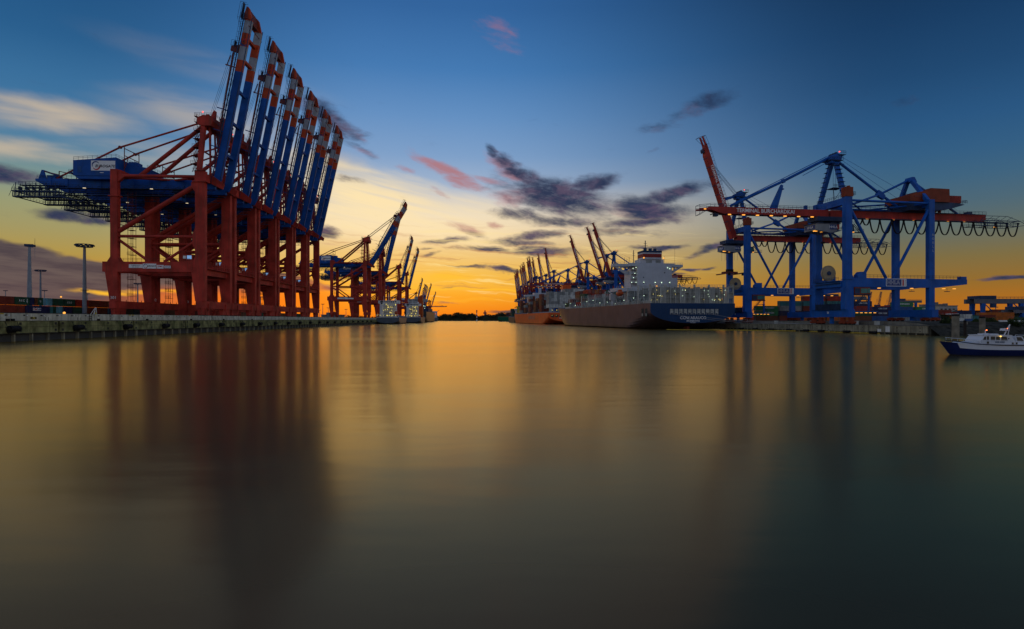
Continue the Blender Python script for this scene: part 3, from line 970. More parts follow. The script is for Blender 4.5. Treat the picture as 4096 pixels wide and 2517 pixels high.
        for x in (-67.5, -64, -60.5, -57, -53.5):
            for y in (2.4, 4.6, 17.9, 20.1):
                b.tube((x, y, 44.0), (x + .5, y, 49.0), .16, 4)
        for i in range(19):
            b.tube((-68 + i, 2.4, 44.0), (-68 + i, 2.4, 46.2), .13, 4, caps=False).tube((-68 + i, 20.1, 44.0), (-68 + i, 20.1, 46.2), .13, 4, caps=False)
            b.beam((-68 + i, 3.5, 46), (-68 + i, 19, 46), .12, .12)
        b.box(-66, -50, 2.5, 4.5, 48.0, 48.15).rail((-66, 2.4, 48.1), (-50, 2.4, 48.1), 1.2, 1.2, .06)
        for i, x in enumerate((-66.5, -64.1, -61.7, -59.3, -56.9, -54.5)):
            b.box(x, x + .5, 2.8, 4.2, 46.5, 47.6).tube((x, 3.4, 44.5), (x, 3.4, 46.4), .14, 5)
        b.beam((-69.4, 2.4, 44.0), (-67.6, 2.4, 48.4), .1, .1)
        b.beam((-52, 2.4, 44.0), (-44, 2.4, 42.2), .2, .25).beam((-52, 20, 44.0), (-44, 20, 42.2), .2, .25)
        b.beam((-44, 2.4, 42.2), (-40, 2.4, 44.6), .2, .25)
    K('cable_platform', DARKSTEEL, platform)
    def festoon(b):                           # light trellis hung under the girders
        for y in (GY[0] - 1.2, GY[1] + 1.2):
            b.box(-50, 0, y - .15, y + .15, 45.2, 45.4)
            b.box(-50, 0, y - .15, y + .15, 46.5, 46.65)
            for x in range(-50, 0, 2):
                b.tube((x, y, 45.3), (x, y, 48.2), .08, 4, caps=False)
            for x in range(-50, -4, 8):
                b.tube((x, y, 45.3), (x + 4, y, 48.2), .08, 4, caps=False)
    K('festoon_track', DARKSTEEL, festoon)
    def tail(b):                              # tail frame and stays at the rear end of the girder
        for y in GY:
            b.prism([(-61.8, 51.2), (-60.6, 54.6), (-60.0, 54.6), (-59.0, 51.2)], y - .3, y + .3, 0)
            for x0, x1 in ((-60.2, -54.5), (-54.5, -48.6)):
                b.beam((x0, y, 54.2), (x1, y, 52.9), .25, .25, 1)
                b.beam((x0, y, 54.2), (x0, y, 51.3), .25, .25, 1)
        b.beam((-60.3, GY[0], 54.4), (-60.3, GY[1], 54.4), .4, .5, 0)
        b.box(-58.5, -55.5, GY[0] - .5, GY[0] + 1.2, 51.3, 52.6, 0)
    K('tail_frame', [BLUE, DARKRED], tail)
    # machinery house
    def house(b):
        b.prism([(-47.3, 52.0), (-47.3, 57.6), (-32.0, 58.9), (-32.0, 52.0)], 3.0, 20.0)
        b.prism([(-45.6, 50.8), (-47.0, 52.0), (-32.3, 52.0), (-33.3, 50.8)], 3.2, 19.8)
        b.prism([(-32.0, 52.0), (-32.0, 57.6), (-23.5, 56.4), (-23.5, 52.0)], 8.0, 19.8)
        b.box(-31.0, -28, 9, 13, 57.2, 58.8)
        b.box(-49, -47.3, 3.2, 8, 53.0, 53.15)
    mh = K('machinery_house', [BLUE], house)
    def house_door(b):
        b.box(-45.6, -44.3, 2.94, 3.0, 53.2, 55.4).cut().box(-39.2, -38.1, 2.94, 3.0, 52.1, 53.9)
    obj('door', cached('eu_hd', 'door', [mat('door_blue', (0.02, 0.085, 0.26), 0.5)], house_door), mh)
    obj('vent', cached('eu_hv', 'vent', [WHITE], lambda b: b.box(-37.8, -36.4, 2.95, 3, 53.0, 53.25)), mh)
    def house_rail(b):
        b.rail((-47.2, 3.1, 57.65), (-32.1, 3.1, 58.9), 1.2, 1.6, .055)
        b.rail((-32.1, 3.1, 58.9), (-32.1, 19.9, 58.9), 1.2, 1.8, .055)
        b.rail((-49, 3.2, 53.1), (-47.3, 3.2, 53.1), 1.1, .9, .05)
        b.rail((-23.6, 8, 56.4), (-23.6, 19, 56.4), 1.1, 1.8, .05)
    obj('handrail', cached('eu_hr', 'handrail', [DARKSTEEL], house_rail), mh)
    logo_sign(mh, (-36.6, 2.93, 55.7), 8.6, 3.7)
    lettering('EUROGATE', 1.36, INK, mh, (-35.9, 2.9, 55.5), shear=.22, bold=.03)
    # mast over the sea legs
    for k, (ya, yb) in enumerate(((0.4, 5.0), (WY - .4, WY - 5.0))):
        key = ('eumast', k)
        if key not in CACHE:
            CACHE[key] = MB().beam((-.9, ya, 53.2), (-1.2, yb, 73.0), 1.5, 1.5, 0, (1, 0, 0)).mesh('mast_leg', [RED])
        obj('mast_leg', CACHE[key], t)
    def inner(b):
        for y in (8.5, 13.9):
            b.cut().beam((-.5, y, 53), (-.8, y + (11.2 - y) * .3, 72.5), .55, .55)
        b.tube((-1, 3, 62), (-1, 19.4, 62), .3, 6)
        b.cut().beam((1.4, 4.5, 53.2), (0.2, 6.2, 72.5), .45, .6)
        b.cut().beam((1.4, 17.9, 53.2), (0.2, 16.2, 72.5), .45, .6)
    K('mast_strut', [RED], inner)
    def head(b):
        b.prism([(-3.2, 72.3), (-1.8, 71.6), (1.8, 71.6), (2.6, 73.4), (2.2, 75.2), (-1.0, 75.6), (-3.2, 74.6)], 3.6, 18.8)
        b.prism([(-.4, 75), (1.6, 78.6), (2.2, 78.2), (2.0, 75)], 7, 8).prism([(-.4, 75), (1.6, 78.6), (2.2, 78.2), (2.0, 75)], 14.4, 15.4)
        for y in (5, 7.5, 10, 12.5, 15, 17.5):
            b.disc((0.2, y, 75.4), .9, .5, 'y', 10)
    mhd = K('mast_head', [RED], head)
    def head_rail(b):
        b.rail((-3.9, 3.2, 75), (3.2, 3.2, 75), 1.2, .9, .05)
        b.rail((-3.9, 3.2, 75), (-3.9, 19.2, 75), 1.2, 1.4, .05)
        b.rail((3.2, 3.2, 75), (3.2, 19.2, 75), 1.2, 1.4, .05)
        b.box(-4, -3.1, 3, 19.4, 74.8, 75)
    obj('handrail', cached('eu_mhr', 'handrail', [DARKRED], head_rail), mhd)
    def stairs(b):                            # zig-zag stair tower beside the mast
        x, z = -2.6, 53.6
        s = 1
        while z < 71:
            b.stair((-3.6, 1.6 + (z - 53) * .18 + (0 if s > 0 else 2.4), z), (-3.6, 1.6 + (z - 53) * .18 + (2.4 if s > 0 else 0), z + 3.0), .9)
            b.box(-4.4, -1.6, 1.0 + (z - 53) * .18, 4.6 + (z - 53) * .18, z + 2.95, z + 3.08)
            b.rail((-4.4, 1.0 + (z - 53) * .18, z + 3), (-1.6, 1.0 + (z - 53) * .18, z + 3), 1.1, .9, .05)
            z += 3.3
            s = -s
        b.cut().rail((-2.2, -1.4, 53.5), (2.2, -1.4, 53.5), 1.2, .9, .05)
        b.box(-2.3, 2.3, -1.5, -1.1, 53.4, 53.5)
    K('stairway', [DARKRED], stairs)
    for k, y in enumerate(GY):
        def strut(b, y=y): b.tube((-1.6, y + (11.2 - y) * .25, 73.4), (-27, y, 51.5), .75, 10)
        def stay(b, y=y):
            b.tube((-2.2, y + (11.2 - y) * .3, 74.4), (-32.5, y, 63.6), .34, 6).tube((-32.5, y, 63.6), (-56, y, 51.2), .34, 6)
            b.disc((-32.5, y, 63.6), .55, .9, 'y', 8)
        strut.__name__ += str(k)
        stay.__name__ += str(k)
        K('strut', [RED], strut)
        K('backstay', [RED], stay)
    def stay_support(b):
        for y in GY:
            b.beam((-31, y, 51.6), (-31, y, 64), .22, .22)
        b.beam((-31, GY[0], 63.2), (-31, GY[1], 63.2), .22, .22)
        b.beam((-31, GY[0], 60.5), (-31, GY[1], 60.5), .22, .22)
        b.beam((-31, 9, 60.5), (-31, GY[0] + .5, 56), .16, .16).beam((-31, 13, 60.5), (-31, GY[1] - .5, 56), .16, .16)
    K('stay_support', [DARKRED], stay_support)
    # trolley, driver cabin, booth on the portal
    def trolley(b):
        b.box(-13, -6.5, GY[0] - 1, GY[1] + 1, 47.0, 48.0)
        b.box(-12.4, -9.6, GY[0] - 1, GY[0] + 2.2, 43.6, 46.8, 1)
        b.box(-12.45, -9.55, GY[0] - 1.05, GY[0] + 1.4, 44.8, 46.2, 2)
        b.rail((-13, GY[0] - 2.6, 46.6), (-6, GY[0] - 2.6, 46.6), 1.2, 1, .05)
        b.box(-13, -6, GY[0] - 2.7, GY[0] - 1.0, 46.4, 46.55)
    K('trolley', [DARKSTEEL, BLUE, GLASS], trolley)
    def booth(b):
        b.box(-6.2, -2.6, -1.0, 1.0, 19.8, 22.6, 0)
        b.box(-6.0, -5.0, -1.06, -1.0, 21.0, 22.1, 1)
        b.box(-4.6, -3.0, -1.06, -1.0, 20.9, 22.2, 2)
        b.rail((-7, -1.3, 23), (-2.6, -1.3, 23), .8, .9, .05, 3)
    if near:
        K('booth', [RED, SIGNW, mat('lit_window', (0.25, 0.4, 0.6), 0.3, emit=(0.25, 0.5, 0.9), estr=0.5), DARKRED], booth)
    def lift(b):                              # stair tower inside the portal
        for x, y in ((-4, 6), (-2.2, 6), (-4, 8), (-2.2, 8)):
            b.beam((GA + 5 + x, y, 5.5), (GA + 5 + x, y, 16), .12, .12)
            b.beam((GA + 5 + x, y, 20), (GA + 5 + x, y, 47), .12, .12)
        z = 7.5
        while z < 46:
            if not 15 < z < 20:
                b.box(GA + .8, GA + 3.0, 5.8, 8.2, z, z + .1)
                b.rail((GA + .8, 5.8, z), (GA + 3, 5.8, z), 1.1, .8, .05)
            z += 3.1
    K('stair_tower', [DARKRED], lift)
    def lamps(b):
        for x in (-44, -20):
            b.cut().box(x, x + .9, GY[0] - 3.2, GY[0] - 2.7, 47.3, 47.55)
    K('floodlight', [mat('soft_lamp', (0.8, 0.7, 0.5), 0.5, 0.02, emit=(1.0, 0.8, 0.5), estr=0.6)], lamps)
    def beacon(b): b.ball((-1, 3.4, 76.6), .3).cut().ball((1.5, 19, 76.6), .3)
    K('warning_light', [LAMPR], beacon)
    # boom: hinged at HX, HZ; local x runs out along the boom, z is its upper side
    ry = -R(ang)
    segs = [(0, .64, 0), (.64, .705, 1), (.705, .78, 2), (.78, .855, 1), (.855, .925, 2), (.925, 1.0, 1)]
    for k, y in enumerate(GY):
        def boom(b, k=k):
            for a, c, m in segs:
                x0, x1 = a * BL, c * BL
                if a == 0:
                    b.prism([(0, -.6), (3, -1.4), (3, 1.2), (0, .8)], -.66, .66, m)
                    x0 = 3
                if c == 1.0:
                    b.prism([(x0, -1.4), (x1 - .5, .5), (x1, 1.1), (x1 - 3.5, 1.2), (x0, 1.2)], -.66, .66, m)
                else:
                    b.box(x0, x1, -.66, .66, -1.4, 1.2, m)
            b.box(2, BL - 4, -.8 if k == 0 else .66, -.66 if k == 0 else .8, -1.45, -1.2, 3)
            for x in range(6, int(BL * .64), 5):
                b.box(x, x + .12, -.69, .69, -1.43, 1.23, 0)
        boom.__name__ += str(k)
        bo = obj('boom_girder', cached(('euro', 'boom', k), 'boom_girder', [BLUE, BANDRED, BANDW, DARKSTEEL], boom), t, (HX, y, HZ), (0, ry, 0))
        if k == 0:
            lg = lambda b: (ring(b, (0, 0), 1.0, 1.5, 60, 235, 14, 0, -.02), ring(b, (0, 0), 1.0, 1.5, 245, 415, 14, 1, -.02))
            obj('emblem', cached('eu_boom_logo', 'emblem', [SIGNB, SIGNR], lg), bo, (BL * .802, -.685, -.1))
            lettering('EUROGATE', .95, INK, bo, (BL * .822, -.69, .0), bold=.01, shear=.2)
    def boom_ties(b):
        g = GY[1] - GY[0]
        for x, h in ((BL * .18, .7), (BL * .36, .7), (BL * .54, .7), (BL * .71, .9), (BL * .83, .9)):
            b.cut().box(x, x + .9, .8, g - .8, -.6, h, 1 if x < BL * .6 else 0)
        b.cut().prism([(BL - 4.6, .2), (BL - .6, .9), (BL, 1.4), (BL - 3.5, 1.9), (BL - 5, 1.6)], -.9, g + .9, 2)
        for i in range(9):
            y = .6 + (g - 1.2) * i / 8
            b.box(BL - 5, BL + .1, y - .08, y + .08, 1.2, 2.1, 2)
        b.beam((BL - 5, -1.6, -.4), (BL - 5, g + 1.6, -.4), .3, .3, 2)
        b.beam((BL - 7.5, -1.6, -1.0), (BL - 7.5, g + 2.2, -1.0), .2, .2, 2)
    obj('boom_tie', cached('eu_bt', 'boom_tie', [BANDRED, BLUE, DARKRED], boom_ties), t, (HX, GY[0], HZ), (0, ry, 0))
    def boom_walk(b):
        for y0 in ((-1.6, 0) if near else (-1.6,)):
            b.box(1, BL - 3, y0 - .05, y0 + .75, 1.5, 1.6)
            for x in range(1, int(BL) - 2, 2):
                b.tube((x, y0, 1.5), (x, y0, 2.8), .05, 4, caps=False)
            b.tube((1, y0, 2.8), (BL - 3, y0, 2.8), .05, 4).tube((1, y0, 2.2), (BL - 3, y0, 2.2), .05, 4)
        for x0, x1, h in ((BL * .77, BL * .8, 4.2), (BL - 5, BL + 1, 3.8)):
            for y in (-1.4, 0.2):
                b.tube((x0, y, 1.5), (x0, y, h), .06, 4).tube((x1, y, 1.5), (x1, y, h), .06, 4).tube((x0, y, h), (x1, y, h), .06, 4)
                b.tube((x0 - 3, y, 2.6), (x0, y, h), .06, 4)
            b.box(x0, x1, -1.5, .3, h - 1.25, h - 1.1)
        b.prism([(BL * .74, 1.5), (BL * .745, 4.4), (BL * .77, 4.4), (BL * .785, 1.5)], -.6, .2, 1)
        b.beam((BL * .72, 0, 4.2), (BL * .66, 0, 4.9), .3, .3, 1)
        for x in (BL * .66, BL * .42, BL * .30, BL * .21, BL * .1):
            b.beam((x, 0, 1.5), (x + .4, 0, 5.4), .3, .45, 1 if x > BL * .5 else 2)
        for x in range(4, int(BL * .64), 4):
            b.beam((x, .8, .2), (x - 1.2, 1.8, .2), .12, .12, 2)
    obj('boom_walkway', cached(('eu_bw', near), 'boom_walkway', [DARKSTEEL, DARKRED, BLUE], boom_walk), t, (HX, GY[0], HZ), (0, ry, 0))
    def boom_stay(b):
        for y in (0, GY[1] - GY[0]):
            b.cut().tube((BL * .74, y, 3.4), (BL * .36, y, 2.9), .32, 6).tube((BL * .36, y, 2.9), (BL * .28, y, 2.0), .32, 6)
            b.disc((BL * .36, y, 2.9), .6, .8, 'y', 8)
    obj('boom_stay', cached('eu_bs', 'boom_stay', [DARKRED], boom_stay), t, (HX, GY[0], HZ), (0, ry, 0))
    ca, sa = math.cos(R(ang)), math.sin(R(ang))
    def onb(x, z): return (HX + x * ca - z * sa, HZ + x * sa + z * ca)
    b = MB()
    for y in (6.0, 7.2, 8.4, 14, 15.2, 16.4):
        x, z = onb(BL * .745, 4.0)
        b.tube((x, y, z), (0.2 + (y - 11) * .05, y + (11.2 - y) * .2, 76.2), .06 if near else .1, 4)
    if ang < 70:
        x, z = onb(BL * .36, 2)
        b.tube((x, GY[0], z), (0.5, 9, 75), .1, 4)
    part('hoist_rope', b, DARKSTEEL, t)
    return t
eu_labels = ['nearest red and blue crane with raised boom, first of the left row', 'second nearest crane with raised boom in the row of six on the left quay',
             'third crane with raised boom from the near end of the left quay row', 'fourth crane with raised boom from the near end of the left quay row',
             'fifth crane with raised boom, one before the far end of the left row', 'sixth crane with raised boom, farthest of the tall left row']
for i in range(6):
    euro_crane(LF(-101.0, 222.8 + 27 * i, 5.95), AL, 79.2 - i * .35, eu_labels[i], ['301', '302', '303', '304', '305', '306'][i])
def lx_at(px, Y):
    return at(px, Y, 5.95)
euro_crane(lx_at(1460, 545), AL, 59.5, 'red crane with boom lowered halfway beyond the gap after the tall row', near=False)
euro_crane(lx_at(1521, 642), AL, 75.5, 'red and blue crane standing just behind the half lowered crane boom', near=False)
euro_crane(lx_at(1524, 668), AL, 77.5, 'red and blue crane close behind another one, above the white ship stern', near=False)
euro_crane(lx_at(1594, 825), AL, 76.5, 'blue boomed crane rising left of the orange ship funnel', near=False)
euro_crane(lx_at(1625, 960), AL, 76.0, 'blue boomed crane rising just above the orange ship funnel', near=False)
for px, Y, ang, sc, lb in ((1664, 1180, 77, .70, 'dark distant crane with raised boom just behind the orange funnel'), (1680, 1260, 78, .64, 'first of four small distant raised booms above the grey ship bridge'),
                           (1686, 1290, 78.5, .64, 'second of four small distant raised booms above the grey ship bridge'), (1692, 1320, 79, .63, 'third of four small distant raised booms above the grey ship bridge'),
                           (1700, 1350, 75, .70, 'tallest of four small distant raised booms above the grey ship bridge'), (1722, 1400, 73, .56, 'small distant crane with raised boom beside the wooded shore'),
                           (1716, 1430, 0, .60, 'small distant crane with its boom level over the water by the wooded shore')):
    euro_crane(lx_at(px, Y), AL, ang, lb, near=False, group='small distant cranes at the end of the left quay').scale = (sc, sc, sc)

# ------------------------------------------------------------------ blue cranes with red booms on the right quay
RG, RW = 34.3, 16.0                       # gauge and leg base
RHX, RHZ, RBL = -2.6, 41.4, 48.0
def right_crane(loc, rz, ang, label, near=True, boom_text=True, group='blue cranes with red booms on the right quay', big=True):
    t = thing('container_crane', label, 'container crane', loc, rz, group)
    K = lambda n, mats, fn: obj(n, cached(('rc', n, fn.__name__, near), n, mats, fn), t)
    yc = RW / 2
    for x in (0.0, RG):
        z0 = 0.0 if x == 0 else 1.15
        for k, y in enumerate((0.0, RW)):
            def bogie(b, x=x, y=y, z0=z0):
                for q in (-2.1, 2.1):
                    b.cut().prism([(x - .5, 1.0 + z0), (x + .5, 1.0 + z0), (x + .45, 2.6), (x - .45, 2.6)], y + q - .9, y + q + .9, 0)
                    b.prism([(x - .6, .45 + z0), (x + .6, .45 + z0), (x + .6, 1.2 + z0), (x - .6, 1.2 + z0)], y + q - 1.7, y + q + 1.7, 0)
                    for w in (-1.05, 1.05):
                        b.disc((x, y + q + w, z0 + .45), .45, 1.0, 'x', 10, 1)
                        b.disc((x, y + q + w, z0 + .45), .25, 1.3, 'x', 8, 0)
            bogie.__name__ += '%d%d' % (k, x > 1)
            K('bogie', [ORANGE2, BLACK], bogie)
            def leg(b, x=x, y=y, k=k, z0=z0):
                top = 46.4
                if x == 0:
                    b.box(-1.75, 1.75, y - 1.1, y + 1.1, 5.5, 13.5)
                    b.box(-1.3, 1.3, y - 1.0, y + 1.0, 13.5, top)
                    b.box(-1.6, 1.6, y - 1.3, y + 1.3, 16.4, 16.6)
                    b.box(-1.5, 1.5, y - 1.2, y + 1.2, 7.2, 7.35)
                else:
                    b.box(x - 1.15, x + 1.15, y - .85, y + .85, 5.5, top)
                    b.box(x - 1.4, x + 1.4, y - 1.1, y + 1.1, 16.6, 16.8)
                    b.box(x - 1.4, x + 1.4, y - 1.1, y + 1.1, 7.0, 7.15)
            leg.__name__ += '%d%d' % (k, x > 1)
            lg = K('leg', BLUE2, leg)
            if x > 1 and k == 0 and near:
                for j, ch in enumerate('NOELL'):
                    lettering(ch, 1.25, mat('faded_white', (0.35, 0.42, 0.5), 0.5), lg, (x + .4, y - .87, 33.2 - j * 1.45), bold=.02)
        def sill(b, x=x, z0=z0):
            b.box(x - 1.3, x + 1.3, -2.2, RW + 2.2, 2.75, 5.5)
            b.box(x - .35, x + .35, yc - .8, yc + .8, 0.3 + z0, 2.75)
        sill.__name__ += '%d' % (x > 1)
        sb = K('sill_beam', BLUE2, sill)
        if x == 0 and near:
            obj('canvas_screen', cached('rc_canvas', 'canvas_screen', [mat('dark_canvas', (0.02, 0.035, 0.075), 0.8, 0.3)],
                lambda b: [b.cut().box(-1.9, -1.75, 1.3 + i * 1.36, 2.6 + i * 1.36, 5.4, 7.6) for i in range(10)]), sb)
            obj('screen_post', cached('rc_cp', 'screen_post', [DARKSTEEL], lambda b: [b.cut().box(-1.85, -1.7, 1.2 + i * 1.36, 1.3 + i * 1.36, 5.2, 8.2) for i in range(11)]), sb)
            lettering('28', 1.0, INKW, sb, (-1.33, yc + .4, 4.4), (R(90), 0, R(-90)), bold=.02)
        def cross(b, x=x):
            b.box(x - 1.0, x + 1.0, .9, RW - .9, 43.7, 46.2)
        cross.__name__ += '%d' % (x > 1)
        K('cross_beam', BLUE2, cross)
    def weight(b):
        b.box(-1.5, 1.5, -1.2, 1.2, 46.42, 49.8)
        b.tube((.5, 0, 49.8), (.5, 0, 50.4), .6, 8)
    K('sheave_box', [ORANGE2], weight)
    def weight_rail(b): b.box(1.5, 2.6, -1, 1, 47, 47.1).rail((2.6, -1, 47), (2.6, 1, 47), 1.1, 1, .06).rail((1.5, -1, 47), (2.6, -1, 47), 1.1, 1, .06)
    K('service_platform', [DARKSTEEL], weight_rail)
    for k, y in enumerate((0.0, RW)):
        def portal(b, y=y):
            b.prism([(1.2, 13.7), (1.2, 17.0), (49.2, 16.8), (49.2, 15.0), (36, 13.6)], y - .9, y + .9)
            b.box(3.4, 7.0, y - 1.0, y + 1.0, 16.9, 18.0)
            b.prism([(3.4, 18), (4.6, 19.2), (7, 19.2), (7, 18)], y - 1, y + 1)
            b.box(46.5, 49.2, y - .7, y + .7, 16.8, 17.9)
        portal.__name__ += str(k)
        pb = K('portal_beam', BLUE2, portal)
        if k == 0:
            def rp(b): b.rail((7, -.85, 17), (46.5, -.85, 16.9), 1.15, 1.5, .05)
            obj('handrail', cached(('rc_rp', near), 'handrail', [DARKSTEEL], rp), pb)
            def sign(b):
                b.box(15.0, 23.4, -1.02, -.92, 14.0, 16.8, 0)
                b.box(15.2, 21.3, -1.05, -.95, 14.2, 16.6, 1)
                b.box(21.7, 22.3, -1.05, -.95, 14.2, 16.6, 2)
                b.box(22.75, 22.95, -1.05, -.95, 14.2, 16.6, 3)
            sg = obj('sign_board', cached('rc_sign', 'sign_board', [SIGNW, SIGNB, SIGNR, mat('sign_grey', (0.4, 0.4, 0.42), 0.5)], sign), pb)
            if near:
                lettering('HHLA', 2.0, INKW, sg, (18.0, -1.06, 15.4), bold=.06)
                lettering('HHLA', 2.0, SIGNB, sg, (18.0, -1.085, 15.4), bold=-.015)
            def plamp(b):
                for x in (12, 25.5, 39, 43.5):
                    b.cut().box(x, x + .9, -.9, -.3, 13.2, 13.45)
            obj('floodlight', cached('rc_pl', 'floodlight', [LAMPO], plamp), pb)
            def hook(b):
                for x in (26.5, 41.5):
                    b.cut().tube((x, 0, 13.6), (x, 0, 12.4), .06, 4).box(x - .8, x + .8, -.5, .5, 12.2, 12.42)
            obj('hanging_lamp', cached('rc_hk', 'hanging_lamp', [DARKSTEEL], hook), pb)
        for i, (p, q, r) in enumerate((((1.0, y, 42.5), (15.8, y, 17.0), .55), ((RG - .8, y, 42.5), (18.6, y, 17.0), .55), ((1, y, 45.2), (RG - 1, y, 45.0), .42))):
            key = ('rct', k, i)
            if key not in CACHE:
                CACHE[key] = MB().tube(p, q, r, 10).mesh('brace', [BLUE2])
            obj('brace', CACHE[key], t)
        if k == 0:
            for i, (p, q) in enumerate((((1, 0, 45), (17.5, RW - 2, 44.4)), ((17.5, RW - 2, 44.4), (RG - 1, 0, 44.8)), ((1, RW, 45), (17.5, 2, 44.4)), ((17.5, 2, 44.4), (RG - 1, RW, 44.8)))):
                key = ('rctx', i)
                if key not in CACHE:
                    CACHE[key] = MB().tube(p, q, .3, 8).mesh('brace', [BLUE2])
                obj('brace', CACHE[key], t)
    def reel_beam(b):
        b.box(-1.7, 1.2, .9, RW - .9, 13.8, 16.1)
        b.box(-2.6, -1.7, 1.2, RW - 1.2, 15.9, 16.1)
    rb_ = K('reel_beam', BLUE2, reel_beam)
    obj('handrail', cached('rc_rbr', 'handrail', [DARKSTEEL], lambda b: b.rail((-2.6, 1.2, 16.1), (-2.6, RW - 1.2, 16.1), 1.15, 1.2, .05).tube((-2.2, 1, 15.2), (-2.2, RW - 1, 14.9), .16, 6)), rb_)
    def reel(b):
        b.disc((-1.5, 8, 19.2), 2.95, .5, 'y', 32, 0)
        b.disc((-1.5, 7.7, 19.2), 2.5, .06, 'y', 32, 2)
        b.disc((-1.5, 7.62, 19.2), .8, .5, 'y', 12, 1)
        b.box(-1.9, -1.1, 8.3, 9.2, 16.1, 19.6, 1)
    K('cable_reel', [mat('reel_buff', (0.36, 0.28, 0.17), 0.7), DARKSTEEL, mat('reel_tan', (0.42, 0.33, 0.2), 0.7)], reel)
    # masts, stays
    for k, (ya, yb) in enumerate(((1.2, 6.9), (RW - 1.2, RW - 6.9))):
        key = ('rcm', k)
        if key not in CACHE:
            CACHE[key] = MB().beam((0, ya, 46.1), (.7, yb, 61.0), 1.3, 1.4, 0, (1, 0, 0)).mesh('mast_leg', [BLUE2])
            CACHE[('rcn', k)] = MB().beam((RG - .5, ya - .6, 46.2), (RG - 1.2, yb, 55.0), 1.2, 1.4, 0, (1, 0, 0)).mesh('mast_leg', [BLUE2])
            b = MB()
            for i in range(9):
                p = Vector((.0, ya, 46.1)).lerp(Vector((.7, yb, 63)), .08 + i * .1)
                b.cut().box(p.x - 1.0, p.x + 1.0, p.y - .9, p.y + .9, p.z, p.z + .12)
            CACHE[('rcmr', k)] = b.mesh('rung', [DARKSTEEL])
        ml_ = obj('mast_leg', CACHE[key], t)
        obj('rung', CACHE[('rcmr', k)], ml_)
        obj('mast_leg', CACHE[('rcn', k)], t)
    def lowered(fn):
        def g(b):
            fn(b)
            b.v = [(x, y, z - 2.0 if z > 58 else z) for x, y, z in b.v]
        g.__name__ = fn.__name__
        return g
    def head(b):
        b.prism([(-1.4, 62.4), (2.0, 62.4), (3.0, 64.8), (1.0, 66.2), (-2.2, 64.6)], 6.2, 9.8, 0)
        b.cut().prism([(RG - 2.2, 54.6), (RG + .6, 54.6), (RG - .4, 56.4), (RG - 1.6, 56.4)], 6.4, 9.6, 0)
        for y in (6.6, 8, 9.4):
            b.disc((.6, y, 65.6), .9, .5, 'y', 10, 1)
        b.box(-2.4, 3.0, 5.6, 10.4, 63.3, 63.45, 1)
        b.rail((-2.4, 5.6, 63.4), (3, 5.6, 63.4), 1.2, .9, .06, 1).rail((1.4, 5.6, 65.6), (4, 5.6, 65.6), 1.2, .9, .06, 1).box(1.4, 4, 5.6, 10.4, 65.4, 65.55, 1)
        b.rail((-1.8, 5.4, 60.8), (3, 5.4, 60.8), 1.1, .9, .06, 1)
    K('mast_head', [BLUE2, DARKSTEEL], lowered(head))
    def light(b): b.ball((3.2, 8, 67.2), .28)
    K('warning_light', [LAMPR], lowered(light))
    def mid_platform(b):
        b.box(-1, 3.2, 6, 10, 51.0, 51.15).rail((-1, 6, 51.1), (3.2, 6, 51.1), 1.2, .7, .06)
        for x in (-.8, 3):
            b.beam((x, 6.2, 51), (1.1, 8, 47), .12, .12).beam((x, 6.2, 51), (x, 6.2, 46.3), .1, .1)
        b.rail((-1, 1, 46.3), (-1, RW - 1, 46.3), 1.1, 1.2, .05)
        for y in (7.4, 8.6):
            b.tube((1, y, 51), (1, y, 61), .06, 4)
    K('mast_platform', [DARKSTEEL], mid_platform)
    ry0 = ang
    def backstay(b):
        b.tube((1.6, 8, 62), (20.4, 8, 49.7), .5, 8)
        b.cut().tube((20.4, 8, 49.7), (RG - 2.6, 8, 42.7), .5, 8)
        b.cut().tube((20.4, 8, 49.7), (RG - 1.8, 8, 55.4), .42, 8)
        b.cut().tube((20.4, 8, 49.7), (3.0, 1.0, 44.0), .4, 8)
        b.cut().prism([(18.6, 49.6), (19.4, 51.2), (21, 50.4), (22.2, 49.2), (21.6, 47.6), (19.4, 48.6)], 7.4, 8.6)
        b.cut().tube((RG - .6, 8, 55.4), (55, 8, 42.6), .42, 8)
        b.cut().tube((2.4, 8, 64), (38, 8, 47.5), .06, 4).tube((2.4, 8, 63), (30, 8, 47), .06, 4)
    K('backstay', [BLUE2], backstay)
    # fixed girder of the trolley track
    def girder(b):
        b.box(-1.5, 64.5, 6.4, 9.6, 40.1, 42.7)
        b.prism([(64.5, 40.1), (64.5, 42.7), (65.4, 42.7), (65.4, 41)], 6.4, 9.6)
    K('main_girder', RED2, girder)
    def girder_rail(b):
        for y in (5.6, 10.4):
            b.box(2, 64.5, y - .35, y + .35, 42.55, 42.65)
            b.rail((2, y - .2, 42.6), (64.5, y - .2, 42.6), 1.15, 1.7, .055)
        for x in range(62, 80, 3):
            for y in (5.4, 10.6):
                b.tube((x, y, 38.4), (x, y, 40.4), .08, 4)
                b.tube((x, y, 40.6), (x + 2.4, y, 42.0), .08, 4) if x < 77 else None
        for y in (5.4, 10.6):
            b.beam((60, y, 38.4), (79, y, 38.4), .18, .22).beam((62, y, 40.4), (80, y, 40.4), .2, .3).beam((64, y, 42.2), (74, y, 42.2), .16, .16)
            b.tube((74, y, 42.2), (80, y, 40.4), .1, 4).tube((80, y, 40.4), (83, y, 39), .1, 4).tube((79, y, 38.4), (83, y, 39), .1, 4).tube((81, y, 41), (83, y, 39), .07, 4)
            b.rail((60, y, 38.5), (79, y, 38.5), 1.1, 1.2, .05)
        for x in (60, 66, 72, 79):
            b.beam((x, 5.4, 38.4), (x, 10.6, 38.4), .16, .16)
            b.box(x, x + .3, 5.4, 10.6, 40.35, 40.5)
        b.box(57.5, 59.5, 6.6, 8.5, 42.7, 43.8)
